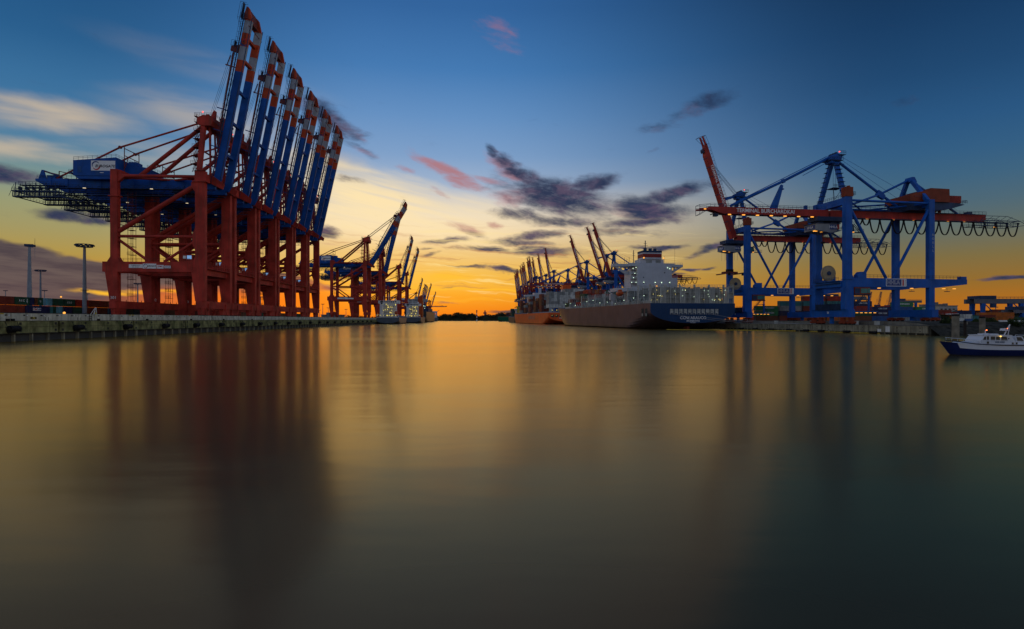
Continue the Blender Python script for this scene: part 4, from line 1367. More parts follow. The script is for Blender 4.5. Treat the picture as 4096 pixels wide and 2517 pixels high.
    K('track_walkway', [DARKSTEEL], girder_rail)
    loops = [(8, 11.2), (11.2, 14.2)] + [(14.2, 18.5)] + [(18.5 + i * 5.1, 18.5 + (i + 1) * 5.1) for i in range(12)]
    lt = K('festoon_track', [DARKSTEEL], (lambda b: b.box(6, 80, 5.9, 6.1, 39.75, 39.95)))
    if 'fest' not in CACHE:
        CACHE['fest'] = []
        for i, (a, c) in enumerate(loops):
            h = 2.3 if i < 2 else 5.2
            b = MB()
            for o_ in (-.12, .12):
                pts = [(a + (c - a) * j / 14 + o_, 6, 39.7 - h * (1 - abs(2 * j / 14 - 1) ** 2.6)) for j in range(15)]
                b.path(pts, .17, 6)
            b.box(c - .3, c + .3, 5.7, 6.3, 39.3, 39.8)
            CACHE['fest'].append(b.mesh('cable_loop', [BLACK]))
    for m in CACHE['fest']:
        obj('cable_loop', m, lt)
    def tl(b):
        for x in (13, 24, 33, 41, 48, 55, 69):
            b.cut().box(x, x + 1.1, 6.1, 6.5, 39.75 if x < 60 else 37.9, 39.98 if x < 60 else 38.2)
    K('floodlight', [LAMPO], tl)
    # machine house
    def house(b):
        b.prism([(27.5, 46.2), (27.8, 48.7), (35.0, 50.4), (36.6, 51.3), (44.6, 51.2), (44.8, 46.2)], 2.0, 14.0, 0)
        b.box(29.5, 36.6, 1.9, 2.0, 47.7, 48.3, 2)
        b.prism([(28.5, 43.0), (28, 46.2), (47.0, 46.2), (52, 45.6), (46, 43.9), (40, 43.0)], 2.6, 13.4, 1)
        b.box(40, 40.8, 4, 5, 42.6, 44.5, 0).box(42.5, 43, 4, 5, 42.6, 44.5, 0)
        b.stair((46, 4, 44.5), (49.5, 4, 42.7), .8, 1)
    mh = K('machine_house', [ORANGE2, DARKSTEEL, DARKRED], house)
    def hcont(b):
        b.box(44.9, 51.0, 3.2, 6.0, 46.3, 49.0)
        for i in range(12):
            b.box(45.1 + i * .48, 45.3 + i * .48, 3.12, 3.2, 46.5, 48.8)
    obj('equipment_box', cached('rc_eb', 'equipment_box', [mat('container_red', (0.32, 0.035, 0.03), 0.5, 0.15)], hcont), mh)
    obj('handrail', cached('rc_hr', 'handrail', [DARKSTEEL], lambda b: b.rail((51.2, 3, 46.1), (53.4, 3, 46.1), 1.2, .7, .06).rail((53.4, 3, 46.1), (53.4, 13, 46.1), 1.2, 2, .06).rail((4, 2.6, 42.7), (27, 2.6, 42.7), 1.2, 2, .05)), mh)
    # trolley with machinery cabin and driver cabin
    def trol(b):
        b.prism([(-9.0, 34.9), (-9.0, 37.3), (-.5, 37.3), (-.5, 34.6), (-3, 34.0)], 4.6, 11.4, 0)
        b.box(-9.06, -9.0, 5.2, 10.8, 35.4, 36.9, 1).box(-3.4, -.7, 4.52, 4.6, 35.2, 37.0, 1)
        b.box(-8, 4, 5, 11, 38.4, 40.0, 2).box(-7, -5, 6, 10, 37.3, 38.4, 2).box(-2, 0, 6, 10, 37.3, 38.4, 2)
        b.box(-9.3, 1, 4.4, 11.6, 37.3, 37.5, 2)
    tr = K('trolley', [mat('trolley_grey', (0.28, 0.29, 0.3), 0.5), SIGNB, DARKSTEEL], trol)
    lettering('HHLA', 1.3, INKW, tr, (-2.05, 4.5, 36.1), bold=.03)
    lettering('HHLA', 1.3, INKW, tr, (-9.08, 8, 36.1), (R(90), 0, R(-90)), bold=.03)
    def cabin(b):
        b.prism([(2.4, 34.4), (2.0, 36.6), (5.2, 36.9), (5.6, 34.6), (4, 33.6)], 3.2, 5.4, 0)
        b.stair((5.8, 4.2, 37.4), (8.6, 4.2, 34.4), .8, 1)
        b.box(4.6, 9.6, 3.4, 5.2, 34.1, 34.25, 1).rail((4.6, 3.4, 34.2), (9.6, 3.4, 34.2), 1.1, .9, .06, 1)
    cb = obj('driver_cabin', cached('rc_cab', 'driver_cabin', [DARKSTEEL, DARKSTEEL], cabin), tr)
    obj('window', cached('rc_cw', 'window', [TEAL], lambda b: b.box(2.6, 4.9, 3.12, 3.2, 34.8, 36.2)), cb)
    obj('cabin_lamp', cached('rc_cl', 'cabin_lamp', [LAMPO], lambda b: b.box(4.5, 5.4, 3.1, 3.3, 34.05, 34.3).cut().box(-6, -4.8, 5.8, 6.6, 34.35, 34.6).cut().box(-8.9, -7.6, 5.8, 6.6, 34.55, 34.85)), cb)
    def ropes(b):
        for x in (-7.5, -5.8, -3.2, -1.6):
            for y in (6, 10):
                b.tube((x, y, 34.8), (x, y, 25 if ang > 30 else 30.4), .05, 3, caps=False)
    rp_ = K('hoist_rope', [DARKSTEEL], ropes)
    def spreader(b):
        z = 25 if ang > 30 else 30.4
        if ang > 30:
            b.box(-8, -1, 6.6, 9.4, z - .8, z, 0).box(-8.4, -7.7, 2, 14, z - 1.3, z - .8, 0).box(-1.3, -.6, 2, 14, z - 1.3, z - .8, 0).box(-6, -3, 7, 9, z, z + 1.2, 1)
            b.box(-8.6, -7.6, 1.6, 2.6, z - 2.2, z - .8, 1).box(-1.4, -.4, 1.6, 2.6, z - 2.2, z - .8, 1)
        else:
            b.tube((-5.5, 6, z + 4), (-3.8, 8, z + .6), .12, 4).tube((-3.8, 8, z + .6), (-2.6, 8, z + 3), .12, 4).box(-4.2, -3.2, 7.5, 8.5, z, z + .6, 1)
    spreader.__name__ += str(ang > 30)
    K('spreader', [DARKRED, BLACK], spreader)
    # orange lift cabin and gangway landing under the portal
    def booth(b):
        b.box(2.0, 8.2, -1.4, .9, 11.0, 13.5, 0)
        b.box(4.4, 7.0, -1.46, -1.4, 11.4, 13.1, 1)
        b.box(7.2, 8.1, -1.46, -1.4, 11.5, 13.2, 1)
        b.box(2, 4, -1.46, -1.4, 11.2, 13.2, 3)
        b.box(2.2, 8.6, -1.2, .8, 10.6, 11.0, 3)
        b.beam((8.2, -.6, 11), (8.2, -.6, 4.8), .5, .5, 2)
        b.stair((6.4, -.6, 10.8), (2.2, -.6, 6.0), .9, 3)
        b.box(1.6, 11, -1.8, 1.4, 4.6, 4.85, 2).rail((1.6, -1.8, 4.8), (11, -1.8, 4.8), 1.2, .8, .05, 3)
        b.stair((8, 0, 9.2), (10.4, 0, 4.8), .8, 3).box(5.8, 8.6, -.9, .9, 8.9, 9.1, 3)
    K('lift_cabin', [ORANGE2, TEAL, BLUE2, DARKSTEEL], booth)
    def strip(b):
        for i in range(5):
            b.cut().box(2.0 + i * 1.8, 2.9 + i * 1.8, -1.9, -1.7, 4.2, 4.4)
    K('strip_light', [LAMPO], strip)
    # boom
    ry = R(ang)
    def boom(b):
        b.prism([(0, -1.2), (-RBL + 6, -1.2), (-RBL + 1.2, .1), (-RBL + .6, 1.25), (0, 1.3)], -1.6, 1.6, 0)
        b.prism([(-RBL + 1.4, .1), (-RBL - 3.2, .0), (-RBL - 3.2, .6), (-RBL + 1.2, 1.0)], -1.6, -1.0, 0)
        b.prism([(-RBL + 1.4, .1), (-RBL - 3.2, .0), (-RBL - 3.2, .6), (-RBL + 1.2, 1.0)], 1.0, 1.6, 0)
        b.box(-RBL + 3, -RBL + 4.4, -.8, .8, -2.0, -1.0, 1)
        for i in range(10):
            x = -4 - i * 4.6
            b.box(x - .15, x + .15, -1.72, 1.72, -1.25, -.95, 1)
    bo = obj('boom', cached('rc_boom', 'boom', [RED2, DARKSTEEL], boom), t, (RHX, yc, RHZ), (0, ry, 0))
    def btip(b):
        x = -RBL - 3.2
        for y in (-1.6, 1.6):
            b.tube((x, y, 1.8), (x, y, -1.8), .08, 4).tube((x, y, 1.8), (x + 4, y, 2.2), .08, 4).tube((x, y, -1.8), (x + 3, y, 0), .08, 4).tube((x, y, 1.0), (x + 4, y, 1.2), .06, 4)
        b.tube((x, -1.6, 1.8), (x, 1.6, 1.8), .08, 4).tube((x, -1.6, -1.8), (x, 1.6, -1.8), .08, 4)
    obj('tip_frame', cached('rc_tip', 'tip_frame', [DARKSTEEL], btip), bo)
    obj('handrail', cached(('rc_brl', near), 'handrail', [DARKSTEEL], lambda b: b.rail((-RBL + 1, -1.5, 1.3), (-1, -1.5, 1.3), 1.15, 1.7, .055).rail((-RBL + 1, 1.5, 1.3), (-1, 1.5, 1.3), 1.15, 3, .05)), bo)
    lettering('TERMINAL BURCHARDKAI', 1.95, INKW, bo, (-RBL + 22.6, -1.62, .12), bold=.035)
    if ang < 30:
        obj('floodlight', cached('rc_bl', 'floodlight', [LAMPO], lambda b: [b.cut().box(x, x + 1.0, -1.5, -1.0, -1.55, -1.25) for x in (-7, -12.5, -18, -23.5, -29, -34.5, -40)] + [b.cut().box(-RBL - 1.6, -RBL - .8, -1.75, -1.6, .1, .45)]), bo)
        def fs(b):
            b.tube((-1.4, 8, 62.6), (-20, 8, 53.2), .5, 8).tube((-20, 8, 53.2), (-41, 8, 43.4), .5, 8).disc((-20, 8, 53.2), .8, 1.0, 'y', 8)
            for y in (7, 9):
                b.tube((-1.6, y, 63.4), (-41, y, 43.8), .07, 4)
            b.tube((-1.4, 8, 61.2), (-12, 8, 55.6), .1, 4)
        K('forestay', [BLUE2], fs)
        def link(b):
            b.prism([(-25.6, 42.6), (-22.6, 42.6), (-20.4, 50.4), (-20.2, 51.5), (-20.9, 51.9), (-21.4, 51)], 7.6, 8.4)
            b.box(-20.6, -20, 7.4, 8.6, 50, 50.4).cut().box(-11.4, -10.4, 7.5, 8.5, 42.7, 44.4)
        K('stay_link', [BLUE2], link)
    else:
        ca, sa = math.cos(ry), math.sin(ry)
        p = lambda l, h: (RHX - l * ca + h * sa, RHZ + l * sa + h * ca)
        b = MB()
        for y in (6.6, 7.4, 8.6, 9.4):
            x, z = p(RBL * .76, 1.3)
            b.tube((x, y, z), (-1, y, 62.6), .09, 4)
        part('hoist_rope', b, DARKSTEEL, t)
        b = MB()
        x, z = p(RBL * .42, 1.4)
        b.prism([(x, z), (-1.5, 62.3), (-1.5, 61.2), (x + .3, z - 1.6)], 7.5, 8.5)
        x2, z2 = p(RBL * .2, 1.6)
        b.tube((x, 8, z - .8), (x2, 8, z2), .35, 6)
        part('boom_latch', b, BLUE2, t)
    return t
NG = 'pair of near blue cranes on the right quay'
def rq(rx, ry_, z):
    return RF(rx, ry_, z)
right_crane(rq(152.9, 190.7, 2.75), AR, 0.0, 'nearest blue crane with its lettered red boom lowered level over the water', group=NG)
right_crane(rq(152.9, 256.4, 2.75), AR, 70.7, 'blue crane behind the nearest one with its red boom raised beside the white ship bridge', group=NG)
FG = 'distant blue cranes with red booms along the right quay'
for px, Y, ang, lb, sc in (
        (2463, 530, 70.5, 'rightmost of the two tall raised red booms left of the white ship bridge', 1),
        (2431, 556, 71.5, 'second of the two tall raised red booms left of the white ship bridge', 1),
        (2352, 612, 72.5, 'lone raised red boom left of the two tall red booms', 1),
        (2318, 660, 0.0, 'blue crane with its lettered red boom lowered over the red ship funnel', 1),
        (2275, 715, 0.0, 'blue crane with lowered red boom just below another lowered boom', 1),
        (2218, 735, 80.5, 'raised red boom right above the red ship white bridge', 1),
        (2186, 800, 80.5, 'raised red boom second to the right of the far cluster of booms', 1),
        (2160, 850, 81, 'raised short red boom in the middle of the far cluster of booms', 1),
        (2146, 838, 81.5, 'higher of the close raised boom pair in the far cluster', 1),
        (2137, 856, 82, 'lower of the close raised boom pair in the far cluster', 1),
        (2121, 925, 81.5, 'tallest of three raised booms near the left end of the far cluster', 1),
        (2113, 950, 82, 'middle of three raised booms near the left end of the far cluster', 1),
        (2105, 985, 82, 'lowest of three raised booms near the left end of the far cluster', 1),
        (2091, 1050, 82, 'third raised boom from the left end of the whole far cluster', 1),
        (2085, 1085, 82.5, 'second raised boom from the left end of the whole far cluster', 1),
        (2078, 1125, 83, 'leftmost raised boom of the whole far cluster behind the small blue ship', 1)):
    right_crane(at(px, Y, 3.2), R(6.0), ang, lb, near=False, group=FG)

# ------------------------------------------------------------------ ships
def hull_mesh(name, Lh, B, h, mats, zt=3.0, over=24.0, bow=45.0, sheer=1.2, flare=.35, zb=-1.5, boot=None):
    """local y runs from the stern (0) forward, x across; mats: side, transom, boot topping, deck"""
    st_ = [0, .4] + [over * i / 8 for i in range(1, 9)] + [over + (Lh - over - bow) * i / 8 for i in range(1, 9)] + [Lh - bow + bow * i / 10 for i in range(1, 11)]
    lv = [0, .02, .05, .1, .16, .24, .33, .43, .53, .63, .8, 1.0]
    b = MB()
    G = []
    for y in st_:
        f = min(1, y / over)
        z0 = zt * (1 - f) ** 1.5 + zb * (1 - (1 - f) ** 1.5)
        top = h + sheer * max(0, (y - (Lh - bow * 1.2)) / (bow * 1.2)) ** 2 * 2.2
        g = max(0, (y - (Lh - bow)) / bow)
        row = []
        for u in lv:
            z = z0 + (top - z0) * u
            q = .62 - .42 * f                          # turn of the bilge, lower and lower towards midships
            stern = math.sqrt(max(0, 1 - (1 - min(1, u / q)) ** 2)) * (1 - f * .5) + f * .5 if u < q else 1.0
            v = max(0, min(1, (z - 0) / max(top, .1)))
            w = (1 - g ** (1.7 + 1.6 * v)) * (1 - .0 * v)
            lead = flare * bow * g * 0
            yy = y + (g ** 2) * (v * 6.0 - 3.0)
            row.append((B / 2 * stern * max(0, w), yy, z))
        G.append(row)
    nl = len(lv)
    def vid(i, j, s): return (i * nl + j) * 2 + s
    for row in G:
        for x, y, z in row:
            b.v += [(-x, y, z), (x, y, z)]
    bz = 1.6 if boot is None else boot
    for i in range(len(G) - 1):
        for j in range(nl - 1):
            zc = (G[i][j][2] + G[i][j + 1][2] + G[i + 1][j][2] + G[i + 1][j + 1][2]) / 4
            m = 2 if zc < bz else 0
            b.f.append((vid(i, j, 0), vid(i, j + 1, 0), vid(i + 1, j + 1, 0), vid(i + 1, j, 0)))
            b.f.append((vid(i, j, 1), vid(i + 1, j, 1), vid(i + 1, j + 1, 1), vid(i, j + 1, 1)))
            b.m += [m, m]
        b.f.append((vid(i, 0, 0), vid(i + 1, 0, 0), vid(i + 1, 0, 1), vid(i, 0, 1)))
        b.m.append(2)
        b.f.append((vid(i, nl - 1, 0), vid(i, nl - 1, 1), vid(i + 1, nl - 1, 1), vid(i + 1, nl - 1, 0)))
        b.m.append(3)
    for j in range(nl - 1):
        b.f.append((vid(0, j, 0), vid(0, j, 1), vid(0, j + 1, 1), vid(0, j + 1, 0)))
        b.m.append(1)
    me = b.mesh(name, mats)
    return me
DECK = mat('deck_green_grey', (0.13, 0.14, 0.13), 0.7, 0.2)
BOOT = mat('boot_topping', (0.10, 0.055, 0.04), 0.6, 0.3, 0.4, 0.6, (0.12, 0.11, 0.05))
HULLB = mat('hull_blue', (0.014, 0.052, 0.14), 0.42, 0.1, 0.2, 0.25, (0.04, 0.05, 0.08))
HULLP = mat('hull_weathered_sunset_tint', (0.13, 0.088, 0.10), 0.38, 0.18, 0.12, 0.8, (0.20, 0.10, 0.07))  # sunset glow reflected on blue paint, put into the base colour; brown streaks over
SHIPW = mat('ship_white', (0.56, 0.57, 0.60), 0.4, 0.05, 0.3, 0.2, (0.5, 0.45, 0.4))
LASH = mat('lashing_bridge_grey', (0.50, 0.50, 0.45), 0.55, 0.12, 0.5, 0.35, (0.22, 0.17, 0.12))
LASHD = mat('lashing_plate_grey', (0.36, 0.36, 0.32), 0.6, 0.2)

CCOL = {'rust red': (0.22, 0.04, 0.025), 'bright red': (0.42, 0.035, 0.02), 'brown': (0.16, 0.06, 0.03), 'orange': (0.50, 0.13, 0.02), 'dark green': (0.02, 0.085, 0.05), 'green': (0.03, 0.22, 0.08),
        'teal': (0.05, 0.22, 0.22), 'light blue': (0.14, 0.38, 0.46), 'navy blue': (0.018, 0.028, 0.09), 'blue': (0.03, 0.10, 0.28), 'white': (0.62, 0.62, 0.58), 'grey': (0.30, 0.31, 0.30)}
def cont_mesh(L_, colour, h=2.75):
    """container with its long side along y; corner posts, corrugated sides, door bars at the near end"""
    def fn(b):
        w = 2.44
        b.box(-w / 2 + .06, w / 2 - .06, .06, L_ - .06, .1, h - .06)
        for x in (-w / 2, w / 2 - .16):
            for y in (0, L_ - .16):
                b.box(x, x + .16, y, y + .16, 0, h)
        for z in (0.002, h - .16):
            b.box(-w / 2 + .003, -w / 2 + .12, .16, L_ - .16, z, z + .15)
            b.box(w / 2 - .12, w / 2 - .003, .16, L_ - .16, z, z + .15)
            b.box(-w / 2 + .16, w / 2 - .16, .003, .12, z, z + .15)
            b.box(-w / 2 + .16, w / 2 - .16, L_ - .12, L_ - .003, z, z + .15)
        n = int(L_ / 1.0)
        for i in range(n):
            y = .4 + (L_ - .8) * i / n
            for x in (-w / 2 + .02, w / 2 - .07):
                b.box(x, x + .05, y, y + .35, .16, h - .16)
        for x in (-.75, -.3, .3, .75):
            b.box(x - .03, x + .03, .0, .05, .2, h - .2, 1)
        b.box(-.02, .02, .04, .06, .16, h - .16, 1)
    m = mat('container_' + colour.replace(' ', '_'), CCOL[colour], 0.5, 0.2, 0.4, 0.5, (0.10, 0.05, 0.03))
    return cached(('cont', L_, colour, h), 'container', [m, GREYSTEEL], fn)
CN = [0]
def container(loc, rz, L_, colour, label, group, h=2.75, text=None, tsize=1.2, side=-1, ty=.5):
    o = obj('container', cont_mesh(L_, colour, h), None, loc, (0, 0, rz), label, 'container', group)
    CN[0] += 1
    if text:
        if side == 'end':
            lettering(text, tsize, INKW, o, (0, -.03, h * .55), (R(90), 0, 0), bold=.02)
        else:                                  # on the +x face, reading along the side
            lettering(text, tsize, INKW, o, (1.26, L_ * ty, h * .55), (R(90), 0, R(90)), bold=.02, spacing=1.0)
    return o

def lamp_bits(parent, pts, m, s=.16, name='deck_lamp'):
    b = MB()
    for p in pts:
        b.ball(p, s)
    return obj(name, b.mesh(name, [m]), parent, kind='stuff' if len(pts) > 3 else None)

# big blue ship
S = thing('container_ship', 'big container ship with dark blue transom and white bridge at the right quay', 'container ship', RF(122.5, 250, 0), AR)
SB, SL, SH = 41.0, 226.0, 12.0
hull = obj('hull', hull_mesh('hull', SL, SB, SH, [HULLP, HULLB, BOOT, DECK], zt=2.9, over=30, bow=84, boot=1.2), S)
# mooring openings in the transom: recessed bright boxes framed in blue
b = MB()
for i in range(11):
    x = -11.2 + i * 2.17
    b.cut().box(x, x + 1.75, -.06, .02, 6.9, 9.4, 0)
    b.box(x + .3, x + 1.3, -.09, -.06, 6.95, 7.45, 1)
w = part('mooring_opening', b, [mat('lit_mooring_deck', (0.45, 0.46, 0.42), 0.6, 0.35, 1.2), DARKSTEEL], hull)
b = MB()
for i in range(12):
    x = -11.42 + i * 2.17
    b.box(x, x + .22, -.16, 0, 6.7, 9.6)
b.box(-11.42, 12.7, -.16, 0, 9.4, 9.6).box(-11.42, 12.7, -.16, 0, 6.7, 6.9)
part('opening_frame', b, HULLB, hull)
b = MB()
for y in (3.5, 8.0):
    b.cut().box(-20.62, -20.4, y, y + 2.6, 6.0, 9.6, 0)
    b.box(-20.66, -20.5, y + .4, y + 2.2, 6.2, 7.4, 1)
part('side_opening', b, [mat('dark_opening', (0.05, 0.06, 0.055), 0.7), GREYSTEEL], hull)
lettering('CCNI ARAUCO', 1.85, INKW, hull, (0, -.06, 5.3), bold=.03)
lettering('MONROVIA', 1.2, INKW, hull, (0, -.06, 3.9), bold=.02)
lettering('IMO 9683867', .5, INKW, hull, (0, -.06, 3.15), bold=.01)
b = MB()
for i in range(5):
    b.box(-.12 if i % 2 else -.3, .0, -.06, 0, 0 + 1.0 + i * .4 - .4, 1.15 + i * .4 - .4)
b = MB()
for z0 in (10.6, 8.2):
    b.cut().box(-20.56, -20.5, 30, 138, z0, z0 + .16)
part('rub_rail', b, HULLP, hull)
b = MB()                                       # pale bow stem with the fold of the flare
b.beam((-.0, SL + 2.6, 14.0), (-.0, SL - 3.4, 0.5), 1.4, 1.0)
part('stem', b, mat('stem_buff', (0.42, 0.34, 0.22), 0.6), hull)
b = MB().box(-.6, .6, 5, 9, -1.5, 1.4)
part('rudder', b, DARKRED, S)
# lashing bridges
def lashing(parent, y, z0, z1, B, n, gaps=(), name='lashing_bridge'):
    b = MB()
    x0, x1 = -B / 2 + .3, B / 2 - .3
    for z in (z0 + (z1 - z0) * k / 3 for k in range(4)):
        b.box(x0, x1, y - .5, y + .5, z - .1, z + .1, 0)
    for i in range(n + 1):
        x = x0 + (x1 - x0) * i / n
        b.box(x - .16, x + .16, y - .6, y + .6, z0, z1 + (1.2 if i % 3 == 0 else .0), 0)
    for i in range(n):
        xa, xb = x0 + (x1 - x0) * i / n, x0 + (x1 - x0) * (i + 1) / n
        if i in gaps:
            k = 5
            for q in range(k):
                xx = xa + .16 + (xb - xa - .32) * q / k
                b.box(xx, xx + (xb - xa - .32) / k * .75, y - .66 + .1 * (q % 2), y - .5, z0, z1 - .1, 0)
        else:
            for q in (.33, .66):
                b.tube((xa + (xb - xa) * q, y - .5, z0), (xa + (xb - xa) * q, y - .5, z1), .07, 4, m=0, caps=False)
            for kk in range(3):
                za = z0 + (z1 - z0) * kk / 3
                b.tube((xa, y - .5, za + .55), (xb, y - .5, za + .55), .05, 4, m=0, caps=False)
                b.tube((xa, y - .5, za + 1.1), (xb, y - .5, za + 1.1), .05, 4, m=0, caps=False)
                if (i + kk) % 2:
                    b.box(xa + .3, xb - .3, y - .1, y + .1, za + .1, za + (z1 - z0) / 3 - .3, 1)
    b.rail((x0, y, z1), (x1, y, z1), 1.2, 1.3, .05, 0)
    return part(name, b, [LASH, LASHD], parent)
lashing(S, 1.2, SH, 19.4, SB, 17, gaps=(2, 6, 9, 12, 15))
b = MB()
for y in (1.2, 16, 30):
    b.box(-19, 15, y + .6, y + .75, SH + .3, 18.8)
part('bridge_plating', b, LASHD, S)
lashing(S, 15.5, SH, 19.6, SB, 17, gaps=(3, 7, 10))
for y in (30, 66):
    lashing(S, y, SH, 19.0, SB, 12, gaps=(4, 8))
for i, y in enumerate((85, 100, 115, 145)):
    lashing(S, y, SH, 18.2, SB * (1 - .0 * i), 8, gaps=())
b = MB()
for i in range(26):
    y = 2 + i * 5.6
    b.box(-20.3, -19.9, y, y + .35, SH, SH + 2.6)
    b.box(-20.3, -17.5, y, y + .2, SH + .9, SH + 1.3)
b.box(-20.4, -20.2, 0, 146, SH + .95, SH + 1.05).box(-20.4, -20.2, 0, 146, SH + .5, SH + .58)
b.box(-18.5, 18.5, 2, 165, SH, SH + 1.6)
part('hatch_coaming', b, LASH, S)
b = MB()
for x in (-19.9, 20.1):
    b.tube((x, 1, SH), (x, 1, 20.6), .14, 5)
for z in (14.5, 17, 19.8):
    b.tube((17.5, .6, z), (20.1, .6, z), .1, 4)
part('corner_post', b, LASH, S)
# white deckhouse
y0 = 47
ZS = lambda b: setattr(b, 'v', [(x * .96, y, z if z < 13 else 12 + (z - 12) * .885) for x, y, z in b.v]) or b      # storey heights
b = MB()
b.box(-8.8, 11.3, y0, y0 + 13, 23.4, 35.8)
b.box(11.3, 14.6, y0, y0 + 12, 20, 29.0).box(-11.6, -8.8, y0 + 3, y0 + 13, 20, 34)
b.box(-20.3, 20.3, y0 + 2, y0 + 13, 20.6, 22.6).box(-12, 14.5, y0 + .2, y0 + 13, 12, 23.4)
b.box(-13.2, 13.2, y0 + .5, y0 + 13, 35.8, 37.6)
b.box(-20.8, 20.8, y0 + 6, y0 + 9.6, 36.0, 37.7)
dh = part('deckhouse', ZS(b), SHIPW, S)
b = MB()
for s in (-1, 1):
    b.cut().prism([(s * 11.3, 32.2), (s * 13.0, 31.0), (s * 20.6, 36.2), (s * 18.4, 36.2), (s * 16.6, 35.0), (s * 15.6, 34.3), (s * 12.6, 33.2)][::1 if s > 0 else -1], y0 + 6.4, y0 + 7.4)
    b.beam((s * 16.0, y0 + 6.9, 33.6), (s * 16.0, y0 + 6.9, 36.2), .8, .9)
    b.beam((s * 11.0, y0 + 6.9, 31.0), (s * 18.5, y0 + 6.9, 35.6), .9, .9)
part('bridge_wing', ZS(b), SHIPW, dh)
b = MB()
for z in (25.6, 28.4, 31.2, 33.6):
    b.box(-12.4, -8.8, y0 + 1.0, y0 + 3.0, z, z + .14)
    b.rail((-12.3, y0 + 1, z + .1), (-8.9, y0 + 1, z + .1), 1.0, 1.0, .05)
b.rail((-20.2, y0 + 2, 22.6), (20.2, y0 + 2, 22.6), 1.1, 1.2, .05).rail((11.4, y0, 29), (14.6, y0, 29), 1.1, .8, .05)
b.rail((-20.6, y0 + 6, 37.7), (20.6, y0 + 6, 37.7), 1.1, 1.4, .05)
part('balcony', ZS(b), SHIPW, dh)
b = MB()
for x, z in ((-5.6, 28.6), (-5.6, 25.2), (6.8, 31.6), (9.8, 25.0), (1.5, 25.2)):
    b.cut().box(x, x + .5, y0 - .05, y0, z, z + .7)
part('porthole', ZS(b), GLASS, dh)
b = MB().box(-6.6, 7.2, y0 + 1.5, y0 + 10, 37.6, 40.2, 0).box(-5.2, 5.8, y0 + 1, y0 + 9, 40.2, 41.2, 0).box(-5.2, 5.8, y0 + 1, y0 + 9, 41.2, 43.4, 1).box(-5.2, 5.8, y0 + 1, y0 + 9, 43.4, 44.2, 0).box(-5.3, 5.9, y0 + .9, y0 + 9, 44.2, 45.4, 2)
for x in (-2.8, 0.2, 3.0):
    b.tube((x, y0 + 4, 45.4), (x, y0 + 4, 47.0), .95, 10, m=2)
b.box(-3.2, .2, y0 + 1.44, y0 + 1.5, 37.9, 39.6, 3).box(2.4, 5.4, y0 + 1.44, y0 + 1.5, 37.9, 39.6, 3)
part('funnel', ZS(b), [SHIPW, mat('funnel_red', (0.30, 0.035, 0.03), 0.5), DARKSTEEL, GREYSTEEL], S)
b = MB().tube((-1, y0 + 8, 45), (-1, y0 + 8, 52.4), .28, 6).beam((-2.6, y0 + 8, 49.2), (.6, y0 + 8, 49.2), .2, .2).beam((-2.2, y0 + 8, 47.8), (.2, y0 + 8, 47.8), .2, .2).beam((-2, y0 + 8, 50.6), (0, y0 + 8, 50.6), .15, .15)
b.tube((-7.6, y0 + 9, 38), (-7.6, y0 + 9, 46.5), .22, 6).beam((-8.6, y0 + 9, 43.4), (-6.6, y0 + 9, 43.4), .16, .16).beam((-8.4, y0 + 9, 44.6), (-6.8, y0 + 9, 44.6), .16, .16)
b.tube((6.2, y0 + 3, 43.5), (6.2, y0 + 3, 46.6), .1, 4).beam((2, y0 + 6, 47.6), (4.6, y0 + 6, 48), .2, .2).tube((16.8, y0 + 8, 37.6), (16.8, y0 + 8, 48), .06, 4).tube((10.6, y0 + 8, 37.6), (10.6, y0 + 8, 43), .06, 4)
for x in (-12, -10.6, -13.4):
    b.tube((x, y0 + 8, 37.6), (x, y0 + 8, 40.8 + (x % 2)), .1, 4)
part('mast', ZS(b), DARKSTEEL, S)
lamp_bits(S, [(x_, y_, 12 + (z_ - 12) * .885) for x_, y_, z_ in [(-4.6, y0 + .8, 40.9), (6.6, y0 + .8, 40.9), (2.2, y0 - .2, 23.8)]], LAMPO, .42)
lamp_bits(S, [(x_, y_, 12 + (z_ - 12) * .885) for x_, y_, z_ in [(-9.4, y0 - .2, 26.0), (-5, y0 - .2, 26.0), (1.4, y0 - .2, 26), (5, y0 - .2, 26), (9.6, y0 - .2, 26), (-11.4, y0 + .9, 26), (-10.4, y0 + .9, 28.8), (-9.6, y0 + .9, 31.4), (-10.6, y0 + .9, 34.4), (-9.4, y0 - .2, 34.9), (8.4, y0 - .2, 35), (9.6, y0 - .2, 34.4)]], LAMPW, .16)
pts = []
for i in range(40):
    pts.append((rnd.uniform(-20, 17), .3, rnd.choice((13.6, 15.2, 16.1, 17.8)) + rnd.uniform(-.3, .3)))
lamp_bits(S, pts[:16], LAMPW, .09)
lamp_bits(S, pts[24:], LAMPY, .1)
lamp_bits(S, [(-20.3, 8 + i * 13.5, SH + rnd.uniform(.9, 4)) for i in range(12)], LAMPW, .13)
